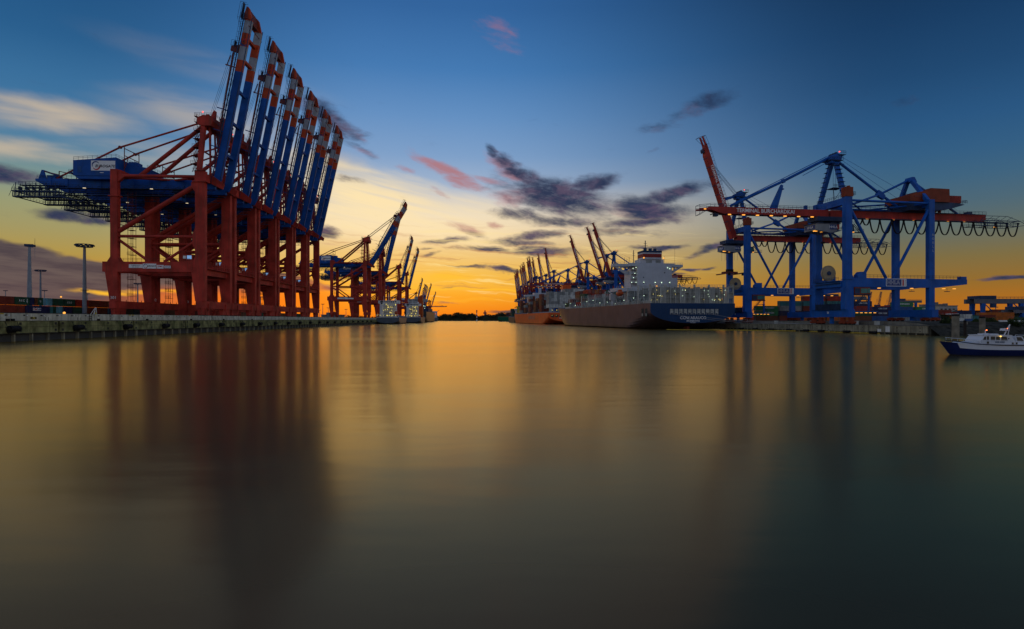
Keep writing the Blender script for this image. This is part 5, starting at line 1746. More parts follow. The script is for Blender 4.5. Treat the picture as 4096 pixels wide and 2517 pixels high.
# lifeboat
lb = thing('lifeboat', 'orange enclosed lifeboat hung beside the white deckhouse of the big ship', 'lifeboat', RF(122.5, 250, 0) + RF(-19.4, 44, 18.2), AR)
b = MB()
for i in range(8):
    a, c = i / 8, (i + 1) / 8
    ra, rc = 1.5 * math.sin(math.pi * (a * .9 + .05)) ** .5, 1.5 * math.sin(math.pi * (c * .9 + .05)) ** .5
    b.tube((0, a * 8 - 4, 0), (0, c * 8 - 4, 0), ra, 10, rc, caps=i in (0, 7))
part('boat_hull', b, ORANGE, lb)
part('canopy', MB().box(-.7, .7, -1.5, 1, 1.2, 2.0), ORANGE, lb)
dv = thing('crane_davit', 'small white deck crane at the port side of the big ship', 'davit', RF(122.5, 250, 0) + RF(-18.5, 58, SH), AR)
part('pedestal', MB().tube((0, 0, 0), (0, 0, 5.4), 1.0, 10).box(-1.6, 1.2, -1.2, 1.2, 3.2, 6.4), SHIPW, dv)
part('jib', MB().beam((0, 0, 6.4), (-.8, 5, 8.4), .5, .6).beam((.9, 0, 6.4), (1.2, 4, 8.2), .3, .3), SHIPW, dv)

def ship_at(base, rz, p):
    c, s_ = math.cos(rz), math.sin(rz)
    return Vector((base[0] + p[0] * c - p[1] * s_, base[1] + p[0] * s_ + p[1] * c, base[2] + p[2]))
def deck_load(base, rz, y, xs, tiers, colours, z0, where, group, L_=12.19, text=None, show=lambda i, k, n: True):
    """containers one by one where the stack shows them; the buried rest is joined into one object"""
    hid, mats_ = MB(), [mat('container_' + c.replace(' ', '_'), CCOL[c], 0.5, 0.2, 0.4, 0.5, (0.10, 0.05, 0.03)) for c in sorted(set(colours))]
    for i, x in enumerate(xs):
        n = tiers[i] if isinstance(tiers, (list, tuple)) else tiers
        for k in range(n):
            c = rnd.choice(colours)
            if show(i, k, n):
                container(ship_at(base, rz, (x, y, z0 + k * 2.78)), rz, L_, c, '%s container, %s tier, %s from left, %s' % (c, ORD[k], ORD[i], where), group)
            else:
                m = sorted(set(colours)).index(c)
                hid.box(x - 1.2, x + 1.2, y + .02, y + L_, z0 + k * 2.78, z0 + k * 2.78 + 2.72, m)
                for q in (-1.21, 1.11):
                    hid.box(x + q, x + q + .1, y, y + .1, z0 + k * 2.78, z0 + k * 2.78 + 2.74, m)
    if hid.v:
        o = obj('container_stack', hid.mesh('container_stack', mats_), None, base, (0, 0, rz), kind='stuff')
        tag(o, 'inner containers of the %s' % where, 'containers')
B1 = tuple(RF(122.5, 250, 0))
mixc_ = ['rust red', 'bright red', 'brown', 'rust red', 'orange', 'dark green', 'bright red', 'white']
deck_load(B1, AR, 131, [-15 + 2.5 * i for i in range(13)], [1, 3, 4, 4, 4, 4, 4, 4, 4, 4, 4, 4, 4], mixc_, SH + 1.6, 'big ship stack before the deckhouse', 'containers on the foredeck of the big ship', show=lambda i, k, n: i == 0 or (i < 3 and k > 1) or k >= n - 2)
deck_load(B1, AR, 152, [-17.5 + 2.5 * i for i in range(6)], [1, 2, 2, 4, 4, 4], mixc_, SH + 1.6, 'big ship forward stack', 'containers on the foredeck of the big ship', show=lambda i, k, n: k == n - 1)
# mooring lines
def rope(name, p, q, sag, r, m, label, group='mooring lines of the big ship'):
    b = MB()
    p, q = Vector(p), Vector(q)
    b.path([tuple(p.lerp(q, i / 12) - Vector((0, 0, sag * math.sin(math.pi * i / 12)))) for i in range(13)], r, 5)
    one(name, b, m, label, 'mooring line', group)
ROPE = mat('rope', (0.35, 0.34, 0.32), 0.8)
rope('mooring_line', ship_at(B1, AR, (9.0, -.2, 7.0)), RF(152, 216, 3.0), .9, .07, ROPE, 'upper mooring line from the blue transom down to the right quay')
rope('mooring_line', ship_at(B1, AR, (5.5, -.2, 5.6)), RF(151, 205, 3.0), .8, .08, ROPE, 'lower mooring line from below the ship name to the right quay')
rope('mooring_line', ship_at(B1, AR, (-9.5, -.2, 7.0)), RF(151.5, 209, 3.0), 1.6, .06, ROPE, 'long thin mooring line crossing the ship transom')
b = MB()
pts = [RF(108 + 39 * (i / 30), 246 - 24 * (i / 30) ** .8 - 30 * max(0, i / 30 - .6), .12) for i in range(31)] + [RF(146.2 - .2 * (i % 2), 205 - i * 3.4, .12) for i in range(12)]
b.path([tuple(p) for p in pts], .17, 5)
one('floating_boom', b, mat('boom_yellow', (0.60, 0.42, 0.05), 0.6), 'yellow floating boom on the water under the ship stern and quay', 'oil boom')

# red ship
B2, A2 = tuple(RF(129.5, 508, 0)), AR
HR = mat('hull_orange_red', (0.85, 0.13, 0.03), 0.4, 0.1, 0.2, 0.3, (0.3, 0.05, 0.03))
S2 = thing('container_ship', 'orange red container ship beyond the big blue ship with stern openings', 'container ship', B2, A2)
S2H = 10.6
h2 = obj('hull', hull_mesh('hull', 222, 35, S2H, [HR, HR, BOOT, DECK], zt=2.6, over=26, bow=44, boot=.9), S2)
b = MB()
for i in range(8):
    x = -15.0 + i * 3.8
    b.cut().box(x, x + 2.6, -.06, 0, 6.6, 8.8, 0)
    b.ball((x + 1.0, -.1, 8.2), .16, 1)
part('mooring_opening', b, [mat('dark_opening', (0.05, 0.06, 0.055), 0.7), LAMPY], h2)
lettering('CAP SAN LORENZO', 1.7, INKW, h2, (0, -.06, 5.6), bold=.02)
lettering('HAMBURG', 1.2, INKW, h2, (0, -.06, 4.0), bold=.02)
lettering('HAMBURG SÜD', 5.2, mat('hull_letter_pale', (0.5, 0.3, 0.22), 0.5), h2, (-17.56, 80, 6.2), (R(90), 0, R(-90)), bold=.05)
part('gallery', MB().box(-17, 17, 0, 1, S2H, S2H + .3).rail((-17, .1, S2H + .2), (17, .1, S2H + .2), 1.2, 1.5, .07), LASH, S2)
lamp_bits(S2, [(-14 + i * 4.2, -.2, S2H + 2.2) for i in range(8)], LAMPY, .22)
b = MB()
for i in range(9):
    b.box(-16.6 + 4.1 * i, -16.2 + 4.1 * i, .2, 1.2, S2H, S2H + 4.4)
b.box(-16.8, 16.8, .2, 13, S2H + 4.2, S2H + 4.6)
part('stern_frame', b, LASHD, S2)
deck_load(B2, A2, .6, [-15.6 + 2.5 * i for i in range(13)], [5, 5, 5, 5, 5, 5, 6, 6, 6, 6, 6, 6, 6], ['white', 'white', 'white', 'grey'], S2H + 4.6, 'red ship stern stack', 'white reefer containers on the red ship stern', show=lambda i, k, n: i < 8)
brown = ['brown', 'rust red', 'brown', 'rust red', 'grey']
for j, y in enumerate((30, 58, 86, 114, 142)):
    deck_load(B2, A2, y, [-16.2, -13.7, -11.2], [[6, 5, 6], [4, 5, 5], [6, 6, 5], [3, 4, 4], [5, 4, 4]][j], brown, S2H + 1.2, '%s row forward on red ship' % ORD[j], 'brown containers on the red ship', show=lambda i, k, n: i == 0)
b = MB().box(-13, 13, 118, 130, S2H, 31).box(-17.2, 17.2, 121, 127, 29.5, 31.4).box(-7, 7, 119, 128, 31.4, 33.5).box(-1.4, 1.4, 121, 123, 33.5, 39)
d2 = part('deckhouse', b, SHIPW, S2)
b = MB()
for s in (-1, 1):
    b.cut().prism([(s * 9, 27), (s * 9, 29.5), (s * 17, 29.5), (s * 15, 29)][::1 if s > 0 else -1], 118.2, 119)
b.box(-13, 13, 117.9, 118, 29.8, 30.8)
part('wing_brace', b, SHIPW, d2)
b = MB().box(6.2, 14.2, 42, 50, S2H, 33.5, 0).box(6.15, 14.25, 41.9, 50.1, 33.5, 37.5, 1)
part('funnel', b, [SHIPW, HR], S2)

# small dark blue feeder beyond it
t = thing('feeder_ship', 'small dark blue ship with lit stern left of the red ship bow', 'ship', at(2090, 795, 0), R(7.5))
hb = obj('hull', hull_mesh('hull', 90, 20, 7.6, [mat('hull_dark', (0.05, 0.06, 0.06), 0.45), HULLB, BOOT, DECK], zt=1.5, over=14, bow=22, boot=.8), t)
part('deckhouse', MB().box(-8, 8, 4, 13, 7.6, 19).box(-10, 10, 6, 11, 17, 19).box(-4, 4, 6, 10, 19, 21).box(-9, 9, 1, 4, 7.6, 9.5), SHIPW, t)
part('funnel', MB().box(-7, -4, 3, 6, 7.6, 22), YELLOW, t)
part('mast', MB().tube((0, 8, 21), (0, 8, 30), .3, 5).beam((-2, 8, 27), (2, 8, 27), .3, .3), DARKSTEEL, t)
lamp_bits(t, [(rnd.uniform(-8, 8), 3.8, rnd.uniform(9, 16)) for _ in range(10)] + [(rnd.uniform(-9, 9), .4, 9.6) for _ in range(4)], LAMPY, .3)
deck_load(tuple(at(2090, 795, 0)), R(7.5), 40, [-8.6, -6.1, -3.6], [4, 4, 3], ['dark green', 'navy blue'], 8.6, 'small dark blue ship', 'containers on the small dark blue ship')

# passing green ship
t = thing('cargo_ship', 'green hulled cargo ship passing across the end of the channel', 'ship', at(1992, 1180, 0), R(-90))
obj('hull', hull_mesh('hull', 120, 18, 9.2, [mat('hull_green', (0.02, 0.16, 0.085), 0.5), mat('hull_green', (0.02, 0.16, 0.085), 0.5), BOOT, DECK], zt=1.0, over=12, bow=24, boot=.6), t)
part('bulwark', MB().box(-9.1, 9.1, 0, 66, 9.3, 9.8), mat('buff_trim', (0.4, 0.3, 0.16), 0.6), t)
for i in range(6):
    for k in range(3):
        c = 'navy blue' if (i + k) % 2 else 'brown'
        container(at(1992, 1180, 0) + Vector((17 + i * 6.2, 3 - 0 * 6, 9.8 + k * 2.78)), R(-90), 6.06, c, '%s container, %s tier, %s from the left on the green ship' % (c, ORD[k], ORD[i]), 'containers on the passing green ship')

# ships along the left quay
GREYH = mat('hull_blue_grey', (0.13, 0.155, 0.18), 0.45, 0.1, 0.2, 0.3, (0.2, 0.16, 0.12))
FEEDW = mat('feeder_white', (0.80, 0.80, 0.78), 0.5, 0.06)
def feeder(px, Y, label, B, Lh, H, house_w, zt, funnel, pal):
    base = at(px, Y, 0)
    t = thing('feeder_ship', label, 'ship', base, AL, 'feeder ships at the left quay')
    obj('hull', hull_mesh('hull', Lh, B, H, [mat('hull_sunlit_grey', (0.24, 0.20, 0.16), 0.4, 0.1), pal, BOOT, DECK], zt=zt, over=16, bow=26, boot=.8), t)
    b = MB()
    b.box(-B / 2 + .2, B / 2 - .2, .1, .4, H, H + .5).box(-B / 2 + .2, B / 2 - .2, .1, .4, H + 2.6, H + 3.0)
    for i in range(8):
        x = -B / 2 + .2 + (B - .9) * i / 7
        b.box(x, x + .5, .1, .5, H, H + 3)
    part('stern_rail', b, FEEDW, t)
    b = MB().box(-B / 2 + 3.0, -B / 2 + 6.5, 5, 14, H, H + 15, 0).box(-B / 2 + 6.5, B / 2 - 4.5, 8, 16, H, H + 14, 0).box(-B / 2 + 1.2, B / 2 - .5, 6.5, 13, H + 14, H + 17, 0)
    for z in (H + 3.2, H + 6, H + 8.8, H + 11.6):
        b.box(-B / 2 + 6.5, B / 2 - 3.0, 5.4, 8.2, z, z + .35, 0)
    for x in (-B / 2 + 7, 0, B / 2 - 3.2):
        b.box(x, x + .35, 5.4, 5.8, H, H + 14, 0)
    dh_ = part('deckhouse', b, FEEDW, t)
    b = MB()
    for i in range(8):
        x = -B / 2 + 3 + i * (B - 6) / 8
        b.cut().box(x, x + 1.4, 6.44, 6.5, H + 15.1, H + 16.2)
    b.cut().box(-B / 2 + 4.2, -B / 2 + 5.6, 4.94, 5, H + 13.4, H + 14.8).cut().box(-B / 2 + 4.2, -B / 2 + 5.6, 6.44, 6.5, H + 14.9, H + 16.9)
    part('window', b, GLASS, dh_)
    b = MB().tube((0, 9, H + 17), (0, 9, H + 24), .25, 5).beam((-2.5, 9, H + 21), (2.5, 9, H + 21), .2, .2).tube((4, 9, H + 17), (4, 9, H + 21), .15, 5).tube((-5, 9, H + 17), (-5, 9, H + 21.5), .15, 5)
    part('mast', b, FEEDW, t)
    part('radar_dome', MB().ball((6.5, 9, H + 18), 1.0), FEEDW, t)
    if funnel:
        part('funnel', MB().box(B / 2 - 5.5, B / 2 + .5, 22, 30, H, H + 26).box(B / 2 - 2.5, B / 2 - .5, 24, 27, H + 26, H + 28), ORANGE, t)
    pts = []
    for z in (H + 1.8, H + 4.6, H + 7.6, H + 10.2, H + 12.8):
        for _ in range(5):
            pts.append((rnd.uniform(-B / 2 + 5, B / 2 - 3), 5.2, z + rnd.uniform(-.5, .5)))
    lamp_bits(t, pts, LAMPY, .26)
    lamp_bits(t, [(-B / 2 + 1.5 + i * 3.0, 0, H + 2.2) for i in range(int(B / 3))], LAMPY, .22)
    return t
feeder(1550, 580, 'white feeder ship with blue grey stern and many lit lamps at the left quay', 22.8, 84, 6.4, 17, 0.6, False, GREYH)
l2 = thing('lifeboat', 'orange free fall lifeboat on the nearest feeder ship stern', 'lifeboat', at(1550, 580, 0) + LF(8.2, 2.2, 10.5), AL)
part('boat_hull', MB().frustum((-1, 1, -1.5, 1.5), (-1.3, 1.3, -2, 2), -2, 0).frustum((-1.3, 1.3, -2, 2), (-.6, .6, -1, 1.4), 0, 2.2), ORANGE, l2)
feeder(1648, 715, 'second feeder ship behind the nearest one with tall orange funnel', 21, 84, 7.0, 15, 0.8, True, GREYH)
t = thing('container_ship', 'large ship with brown lit bow and grey bridge beyond the two feeder ships', 'container ship', at(1684, 905, 0), R(176))
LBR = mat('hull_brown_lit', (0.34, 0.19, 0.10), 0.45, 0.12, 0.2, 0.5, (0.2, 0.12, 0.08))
t.location = at(1662, 860, 0)
t.rotation_euler = (0, 0, AL)
obj('hull', hull_mesh('hull', 210, 32, 16, [LBR, mat('hull_dark', (0.05, 0.06, 0.06), 0.45), BOOT, DECK], zt=2, over=24, bow=40, boot=1.0), t)
part('deckhouse', MB().box(-11, 9, 30, 42, 16, 33).box(-15, 15, 32, 40, 31, 35.5).box(-5, 4, 33, 38, 35.5, 39), mat('ship_grey', (0.42, 0.43, 0.42), 0.5, 0.1), t)
b = MB()
for i in range(12):
    b.cut().box(-12 + i * 1.5, -11 + i * 1.5, 31.9, 32, 33, 34.6)
part('window', b, GLASS, t)
lamp_bits(t, [(rnd.uniform(-14, 14), 1 + rnd.uniform(0, 1), rnd.uniform(17, 28)) for _ in range(12)], LAMPW, .3)
part('lashing_bridge', MB().box(-15, 15, 2, 3, 16, 27).box(-15, 15, 14, 15, 16, 27).box(-14, 14, 60, 150, 16, 22), DARKSTEEL, t)
t = thing('supply_ship', 'small distant ship with red lamps beside the wooded shore at left', 'ship', at(1741, 1330, 0), R(20))
obj('hull', hull_mesh('hull', 60, 15, 8, [GREYH, GREYH, BOOT, DECK], zt=1, over=12, bow=18, boot=.5), t)
part('deckhouse', MB().box(-6, 6, 6, 20, 8, 20).box(-7, 7, 10, 18, 20, 23), SHIPW, t)
part('crane_jib', MB().beam((0, 25, 9), (0, 25, 18), 1, 1).beam((0, 25, 18), (16, 30, 25), .8, .8), DARKSTEEL, t)
lamp_bits(t, [(2, 5, 17), (-3, 5, 12)], LAMPR, .5)

# ------------------------------------------------------------------ containers on the left yard, two rows facing the channel
def k_ly(px, lx):                             # distance along the left quay heading for a line of sight
    k = (px - CX) / F
    c, s = math.cos(AL), math.sin(AL)
    return (lx * c - k * lx * s) / (s + k * c)
LX = -163.0
rows = [  # photo column of the near end, far end, tier, colour, text
    (-30, 86, 0, 'rust red', None), (89, 187, 0, 'navy blue', 'CMA CGM'), (188, 200, 0, 'teal', None), (201, 211, 0, 'dark green', None), (212, 238, 0, 'light blue', None), (246, 278, 0, 'navy blue', None),
    (280, 326, 0, 'dark green', None), (327, 352, 0, 'brown', None), (353, 388, 0, 'rust red', None), (389, 419, 0, 'brown', None), (420, 463, 0, 'teal', None), (466, 520, 0, 'rust red', None), (524, 570, 0, 'navy blue', None),
    (-30, 44, 1, 'rust red', None), (46, 105, 1, 'dark green', 'A S C'), (107, 124, 1, 'navy blue', None), (126, 136, 1, 'brown', None), (138, 160, 1, 'dark green', 'U'), (174, 197, 1, 'light blue', None), (198, 243, 1, 'dark green', None),
    (245, 289, 1, 'dark green', 'U A S'), (291, 316, 1, 'bright red', None), (317, 326, 1, 'rust red', None), (327, 353, 1, 'bright red', None), (354, 386, 1, 'rust red', None), (387, 419, 1, 'bright red', None), (421, 466, 1, 'dark green', 'S C'), (468, 520, 1, 'rust red', None), (524, 570, 1, 'brown', None)]
cnt = {}
for a, c, tier, colr, tx in rows:
    y0, y1 = k_ly(a, LX), k_ly(c, LX)
    L_ = max(1.4, y1 - y0 - .12)
    key = (tier, colr)
    cnt[key] = cnt.get(key, 0) + 1
    lab = '%s container, %s row of left yard, %s of its colour from the left' % (colr, ('lower', 'upper')[tier], ORD[cnt[key] - 1])
    o = obj('container', cont_mesh(round(L_, 2), colr, 2.85), None, LF(LX, y0, 6.9 + tier * 2.95), (0, 0, AL), lab, 'container', 'containers on the left quay yard')
    if tx == 'CMA CGM':
        obj('name_board', cached('cma', 'name_board', [SIGNW], lambda b: b.box(1.22, 1.26, 3.4, 7.4, .95, 2.0)), o)
        lettering('CMA', .95, SIGNR, o, (1.275, 4.5, 1.46), (R(90), 0, R(90)), bold=.03)
        lettering('CGM', .95, SIGNB, o, (1.275, 6.3, 1.46), (R(90), 0, R(90)), bold=.03)
    elif tx:
        lettering(tx, 1.0, INKW, o, (1.26, L_ * .45, 1.5), (R(90), 0, R(90)), bold=.03, spacing=1.1)
        if tx == 'A S C':
            obj('code_panel', cached('code', 'code_panel', [INKW], lambda b: [b.box(1.23, 1.26, 5.3, 5.7, .8 + i * .3, 1.02 + i * .3) for i in range(5)]), o)
cc = ['rust red', 'brown', 'rust red', 'navy blue', 'brown', 'rust red', 'dark green']
for i in range(26):
    y = 256 + 12.5 * i
    for k in range(2 if i < 14 else 1):
        c = cc[(i * 3 + k) % 7]
        obj('container', cont_mesh(12.19, c, 2.85), None, LF(LX, y, 6.9 + k * 2.95), (0, 0, AL), '%s container %s, %s along the row seen under the red cranes' % (c, ('on the ground', 'stacked on another')[k], ORD[i]), 'container', 'containers under the red cranes')

# ------------------------------------------------------------------ lamp masts
MASTM = mat('mast_grey', (0.26, 0.28, 0.31), 0.55, 0.1)
def ring_mast(px, ytop, Y, label, r=None, crown=True, zb=5.9, pole=.55):
    zt = hz(ytop, Y)
    t = thing('lamp_mast', label, 'lamp mast', at(px, Y, 0), 0, 'floodlight masts on the quays')
    r = r or 3.4
    s = r / 3.4
    part('pole', MB().tube((0, 0, zb), (0, 0, zt - .8 * s), pole * 1.35, 12, pole * .75).tube((0, 0, zb + (zt - zb) * .36), (0, 0, zb + (zt - zb) * .36 + .25), pole * 2.2, 12), MASTM, t)
    b = MB()
    for z, rr in ((zt - .1 * s, r), (zt - 1.1 * s, r * .93)):
        n = 16
        for i in range(n):
            a0, a1 = 2 * math.pi * i / n, 2 * math.pi * (i + 1) / n
            b.beam((rr * math.cos(a0), rr * math.sin(a0), z), (rr * math.cos(a1), rr * math.sin(a1), z), .3 * s, .25 * s)
            if i % 2 == 0:
                b.beam((0, 0, z - .3 * s), (rr * math.cos(a0), rr * math.sin(a0), z), .2 * s, .2 * s)
    part('crown', b, DARKSTEEL, t)
    b = MB()
    for i in range(12):
        a0 = 2 * math.pi * (i + .5) / 12
        b.box(r * math.cos(a0) - .38 * s, r * math.cos(a0) + .38 * s, r * math.sin(a0) - .38 * s, r * math.sin(a0) + .38 * s, zt - .75 * s, zt - .2 * s)
    part('floodlight', b, DARKSTEEL, t)
ring_mast(338, 978, 235, 'tall floodlight mast with wide ring crown left of the nearest crane', r=3.0, pole=.62)
ring_mast(162, 1080, 330, 'middle height floodlight mast between the wind turbine and the tall mast', r=2.5, pole=.5)
ring_mast(178, 1161, 480, 'small thin lamp mast just right of the middle height mast', r=1.9, pole=.3)
ring_mast(350, 1174, 480, 'small thin lamp mast just right of the tall ring crowned mast', r=1.6, pole=.3)
ring_mast(22, 1162, 430, 'small lamp mast at the far left edge above the containers', r=1.3, pole=.3)
ring_mast(551, 1133, 400, 'lamp mast seen under the nearest crane portal', r=2.2, pole=.45)
for px, yt, Y, lb in ((1271, 1172, 560, 'thin lamp mast just right of the last tall crane leg'), (1291, 1216, 700, 'lamp mast right of the tall row over the far quay'), (1313, 1231, 760, 'small lamp mast left of the half lowered crane legs'),
                      (1384, 1237, 800, 'small lamp mast between the legs of the half lowered crane'), (1407, 1229, 800, 'lamp mast between the half lowered crane and the white ship'), (1042, 1187, 520, 'lamp mast seen between the legs of the third and fourth cranes'),
                      (1277, 1240, 820, 'lowest lamp mast right of the last tall crane')):
    ring_mast(px, yt, Y, lb, r=1.9, pole=.32)
for px, yt, Y, lb in ((3879, 1198, 420, 'lamp mast above the containers right of the nearest blue crane'), (3983, 1228, 520, 'short lamp mast under the gantry crane at the right')):
    ring_mast(px, yt, Y, lb, r=1.7, pole=.4, zb=3.5)
def glow_post(px, ytop, Y, zb, label, m=LAMPO):
    zt = hz(ytop, Y)
    t = thing('lamp_post', label, 'lamp post', at(px, Y, 0), 0, 'small lit lamps')
    part('post', MB().tube((0, 0, zb), (0, 0, zt), .08, 6), DARKSTEEL, t)
    part('lamp', MB().ball((0, 0, zt), .34), m, t)
glow_post(244, 1188, 230, 6.9, 'lit orange lamp on a thin post above the left containers')
glow_post(257, 1252.5, 150, 5.9, 'small orange lamp glowing low on the quay edge at left')
glow_post(3355, 1158, 300, 3.9, 'lit orange lamp on a post between the legs of the nearest blue crane')

# wind turbine
t = thing('wind_turbine', 'tall white wind turbine with a red band, left of the lamp masts', 'wind turbine', at(118, 520, 0), R(39.5))
zt = hz(984, 520)
part('tower', MB().tube((0, 0, 5), (0, 0, 22), 2.0, 16, 1.9), MASTM, t)
part('tower_band', MB().tube((0, 0, 22), (0, 0, 24), 1.91, 16, 1.89), mat('band_red', (0.4, 0.06, 0.03), 0.5), t)
part('upper_tower', MB().tube((0, 0, 24), (0, 0, zt - 1), 1.89, 16, 1.0), MASTM, t)
part('nacelle', MB().prism([(-3.6, zt - .6), (-3.8, zt + 1.4), (2.6, zt + 1.6), (3.2, zt + .6), (2.6, zt - 1.2)], -1.2, 1.2), DARKSTEEL, t)
hb = part('rotor_hub', MB().disc((3.6, 0, zt + .2), 1.0, 1.4, 'x', 12), DARKSTEEL, t)
for a in (30, 150, 270):
    u = Vector((0, math.cos(R(a)), math.sin(R(a))))
    w = Vector((0, -u.z, u.y))
    b = MB()
    o_ = Vector((3.7, 0, zt + .2))
    P = [o_ + u * .8 - w * .5, o_ + u * .8 + w * .5, o_ + u * 12 + w * .25, o_ + u * 12 - w * .1]
    dx = Vector((.16, 0, 0))
    b.quad_box([P[0] - dx, P[1] - dx, P[1] + dx, P[0] + dx, P[3] - dx * .4, P[2] - dx * .4, P[2] + dx * .4, P[3] + dx * .4])
    part('rotor_blade', b, MASTM, hb)

# ------------------------------------------------------------------ containers behind the right quay, stacks seen under the blue cranes
def k_ry(px, rx):
    k = (px - CX) / F
    c, s = math.cos(AR), math.sin(AR)
    return (rx * c - k * rx * s) / (s + k * c)
RROWS = [  # Y, columns, base row in the photo, list of tiers per stack with colours from the bottom
    (310, 3020, 62, [['brown', 'green', 'green'], ['rust red', 'navy blue', 'grey', 'teal'], ['orange', 'navy blue', 'rust red', 'teal', 'bright red'], ['orange', 'navy blue', 'rust red', 'teal', 'bright red'], ['brown', 'dark green', 'bright red', 'navy blue']]),
    (330, 3390, 58, [['teal', 'navy blue', 'navy blue'], ['blue', 'navy blue', 'navy blue'], ['grey', 'navy blue', 'blue', 'green'], ['blue', 'rust red', 'green']]),
]
RTX = {'green': 'EVERGREEN', 'navy blue': 'CMA CGM', 'orange': 'HAPAG', 'rust red': 'TRITON', 'bright red': 'HAMBURG SÜD', 'dark green': 'UASC'}
for ri, (Y, x0, w, stacks) in enumerate(RROWS):
    for i, stk in enumerate(stacks):
        for k, colr in enumerate(stk):
            px = x0 + i * (12.5 * F / Y)
            p = at(px, Y + i * 1.5, 3.9 + k * 2.65)
            o = container(p, R(90) * -1 + AR * .6, 12.19, colr, '%s container, %s tier, %s stack from left, below %s blue crane' % (colr, ORD[k], ORD[i], ('farther', 'nearer')[ri]), 'containers behind the blue cranes', h=2.6)
            if colr in ('green', 'navy blue'):
                lettering(RTX[colr], 1.1, INKW, o, (1.26, 7, 1.5), (R(90), 0, R(90)), bold=.02)
# low far stacks, reddish
far = ['bright red', 'rust red', 'navy blue', 'rust red', 'brown', 'bright red']
for i in range(11):
    Y = 430
    for k in range(2 + (i * 7 % 3)):
        c = far[(i + k) % 6]
        container(at(2985 + i * 66, Y, 3.9 + k * 2.65), -R(90) + AR * .6, 12.0, c, '%s container, %s tier, %s from left in the distant red stacks' % (c, ORD[k], ORD[i]), 'distant containers behind the right terminal', h=2.6)
# right edge rows
RE = [  # near end column, far end column, Y, base px row, colour, text, tier words
    (3742, 3790, 300, 1285, 'navy blue', 'CMA CGM'), (3772, 3822, 305, 1267, 'bright red', 'HAMBURG SÜD'), (3772, 3816, 305, 1276, 'orange', None), (3826, 3880, 330, 1260, 'navy blue', None), (3884, 3960, 340, 1260, 'rust red', None),
    (3834, 3910, 300, 1278, 'dark green', None), (3848, 3882, 292, 1275, 'white', None), (3878, 3911, 292, 1281, 'teal', None), (3832, 3850, 285, 1290, 'white', None), (3852, 3884, 285, 1293, 'blue', None),
    (3911, 4050, 300, 1268, 'orange', None), (3975, 4048, 296, 1287, 'orange', None), (4048, 4112, 296, 1287, 'dark green', None), (4000, 4130, 310, 1264, 'dark green', 'U A S C'), (3700, 3745, 300, 1290, 'grey', None),
    (3893, 3930, 292, 1292, 'teal', None), (3964, 4040, 330, 1256, 'rust red', None), (4070, 4130, 330, 1253, 'white', None), (3912, 3975, 298, 1278, 'rust red', None), (3740, 3800, 330, 1258, 'rust red', None)]
for i, (a, c, Y, yb, colr, tx) in enumerate(RE):
    L_ = (c - a) * Y / F
    z = hz(yb, Y)
    h = 18 * Y / F
    near = [r for r in RE if r[4] == colr and r[0] < a]
    o = obj('container', cont_mesh(round(L_, 1), colr, round(h, 1)), None, at(a, Y, z), (0, 0, -R(90)), '%s container in the yard behind the boat, %s of its colour from left' % (colr, ORD[len(near)]), 'container', 'containers at the right edge of the terminal')
    if tx:
        lettering(tx, 1.0 if tx != 'U A S C' else 1.5, INKW, o, (1.26, L_ * .6, h * .55), (R(90), 0, R(90)), bold=.02, spacing=1.0 if tx != 'U A S C' else 1.5)
for i, (a, c, Y, yb, h) in enumerate(((3700, 4140, 312, 1291, 22),)):
    b = MB()
    n = 36
    for j in range(n):
        b.box(j * 440 / n * Y / F, (j + .94) * 440 / n * Y / F, 0, 3, 0, 2.6)
    # plinth of dark stored wagons under the right edge rows
    one('freight_wagon', b, mat('wagon_dark', (0.05, 0.045, 0.04), 0.8), 'long dark line of flat wagons under the stacked containers at right', 'wagons', loc=at(a, Y, 2.6))

# ------------------------------------------------------------------ yard gantry cranes, straddling the stacks
def gantry(px0, px1, Y, ytop, label, m=BLUE2, beam=2.6, cab=True):
    w = (px1 - px0) * Y / F
    zt = hz(ytop, Y)
    t = thing('gantry_crane', label, 'gantry crane', at(px0, Y, 0), R(-3), 'yard gantry cranes')
    part('bridge_girder', MB().box(-2, w + 2, -.8, .8, zt - beam, zt).box(-2, w + 2, 7.2, 8.8, zt - beam, zt), mat('gantry_grey', (0.14, 0.14, 0.16), 0.6, 0.1), t)
    for x in (1.5, w - 4.5):
        for y in (0, 8):
            part('leg', MB().frustum((x, x + 1.4, y - .6, y + .6), (x - .4, x + 1.8, y - .8, y + .8), 3.9, zt - beam), m, t)
        part('sill_beam', MB().box(x - .3, x + 1.7, -2, 10, 4.5, 5.8), m, t)
    part('brace', MB().beam((3, 0, zt - beam), (7, 0, zt - beam - 4), .4, .4).beam((w - 8, 0, zt - beam), (w - 4, 0, zt - beam - 4), .4, .4), m, t)
    part('trolley_house', MB().box(0, w * .33, -1, 9, zt, zt + 1.8), DARKSTEEL, t)
    part('handrail', MB().rail((-2, -.9, zt), (w + 2, -.9, zt), 1.1, 2, .07), DARKSTEEL, t)
    if cab:
        part('cabin', MB().box(w * .2, w * .2 + 2.2, -2.8, -.8, zt - beam - 2.4, zt - beam), DARKSTEEL, t)
gantry(3915, 4105, 330, 1196, 'blue gantry crane spanning the stacks at the right edge')
gantry(3592, 3675, 620, 1202, 'pale distant gantry crane between the landside legs of the nearest crane', cab=False)
gantry(3170, 3250, 430, 1216, 'gantry crane behind the left leg of the nearest blue crane')
gantry(3300, 3450, 470, 1186, 'high gantry crane seen between the seaside legs of the nearest crane', m=mat('gantry_grey', (0.14, 0.14, 0.16), 0.6, 0.1))
gantry(4075, 4200, 300, 1240, 'low blue gantry crane cut by the right edge of the picture', beam=1.6, cab=False)
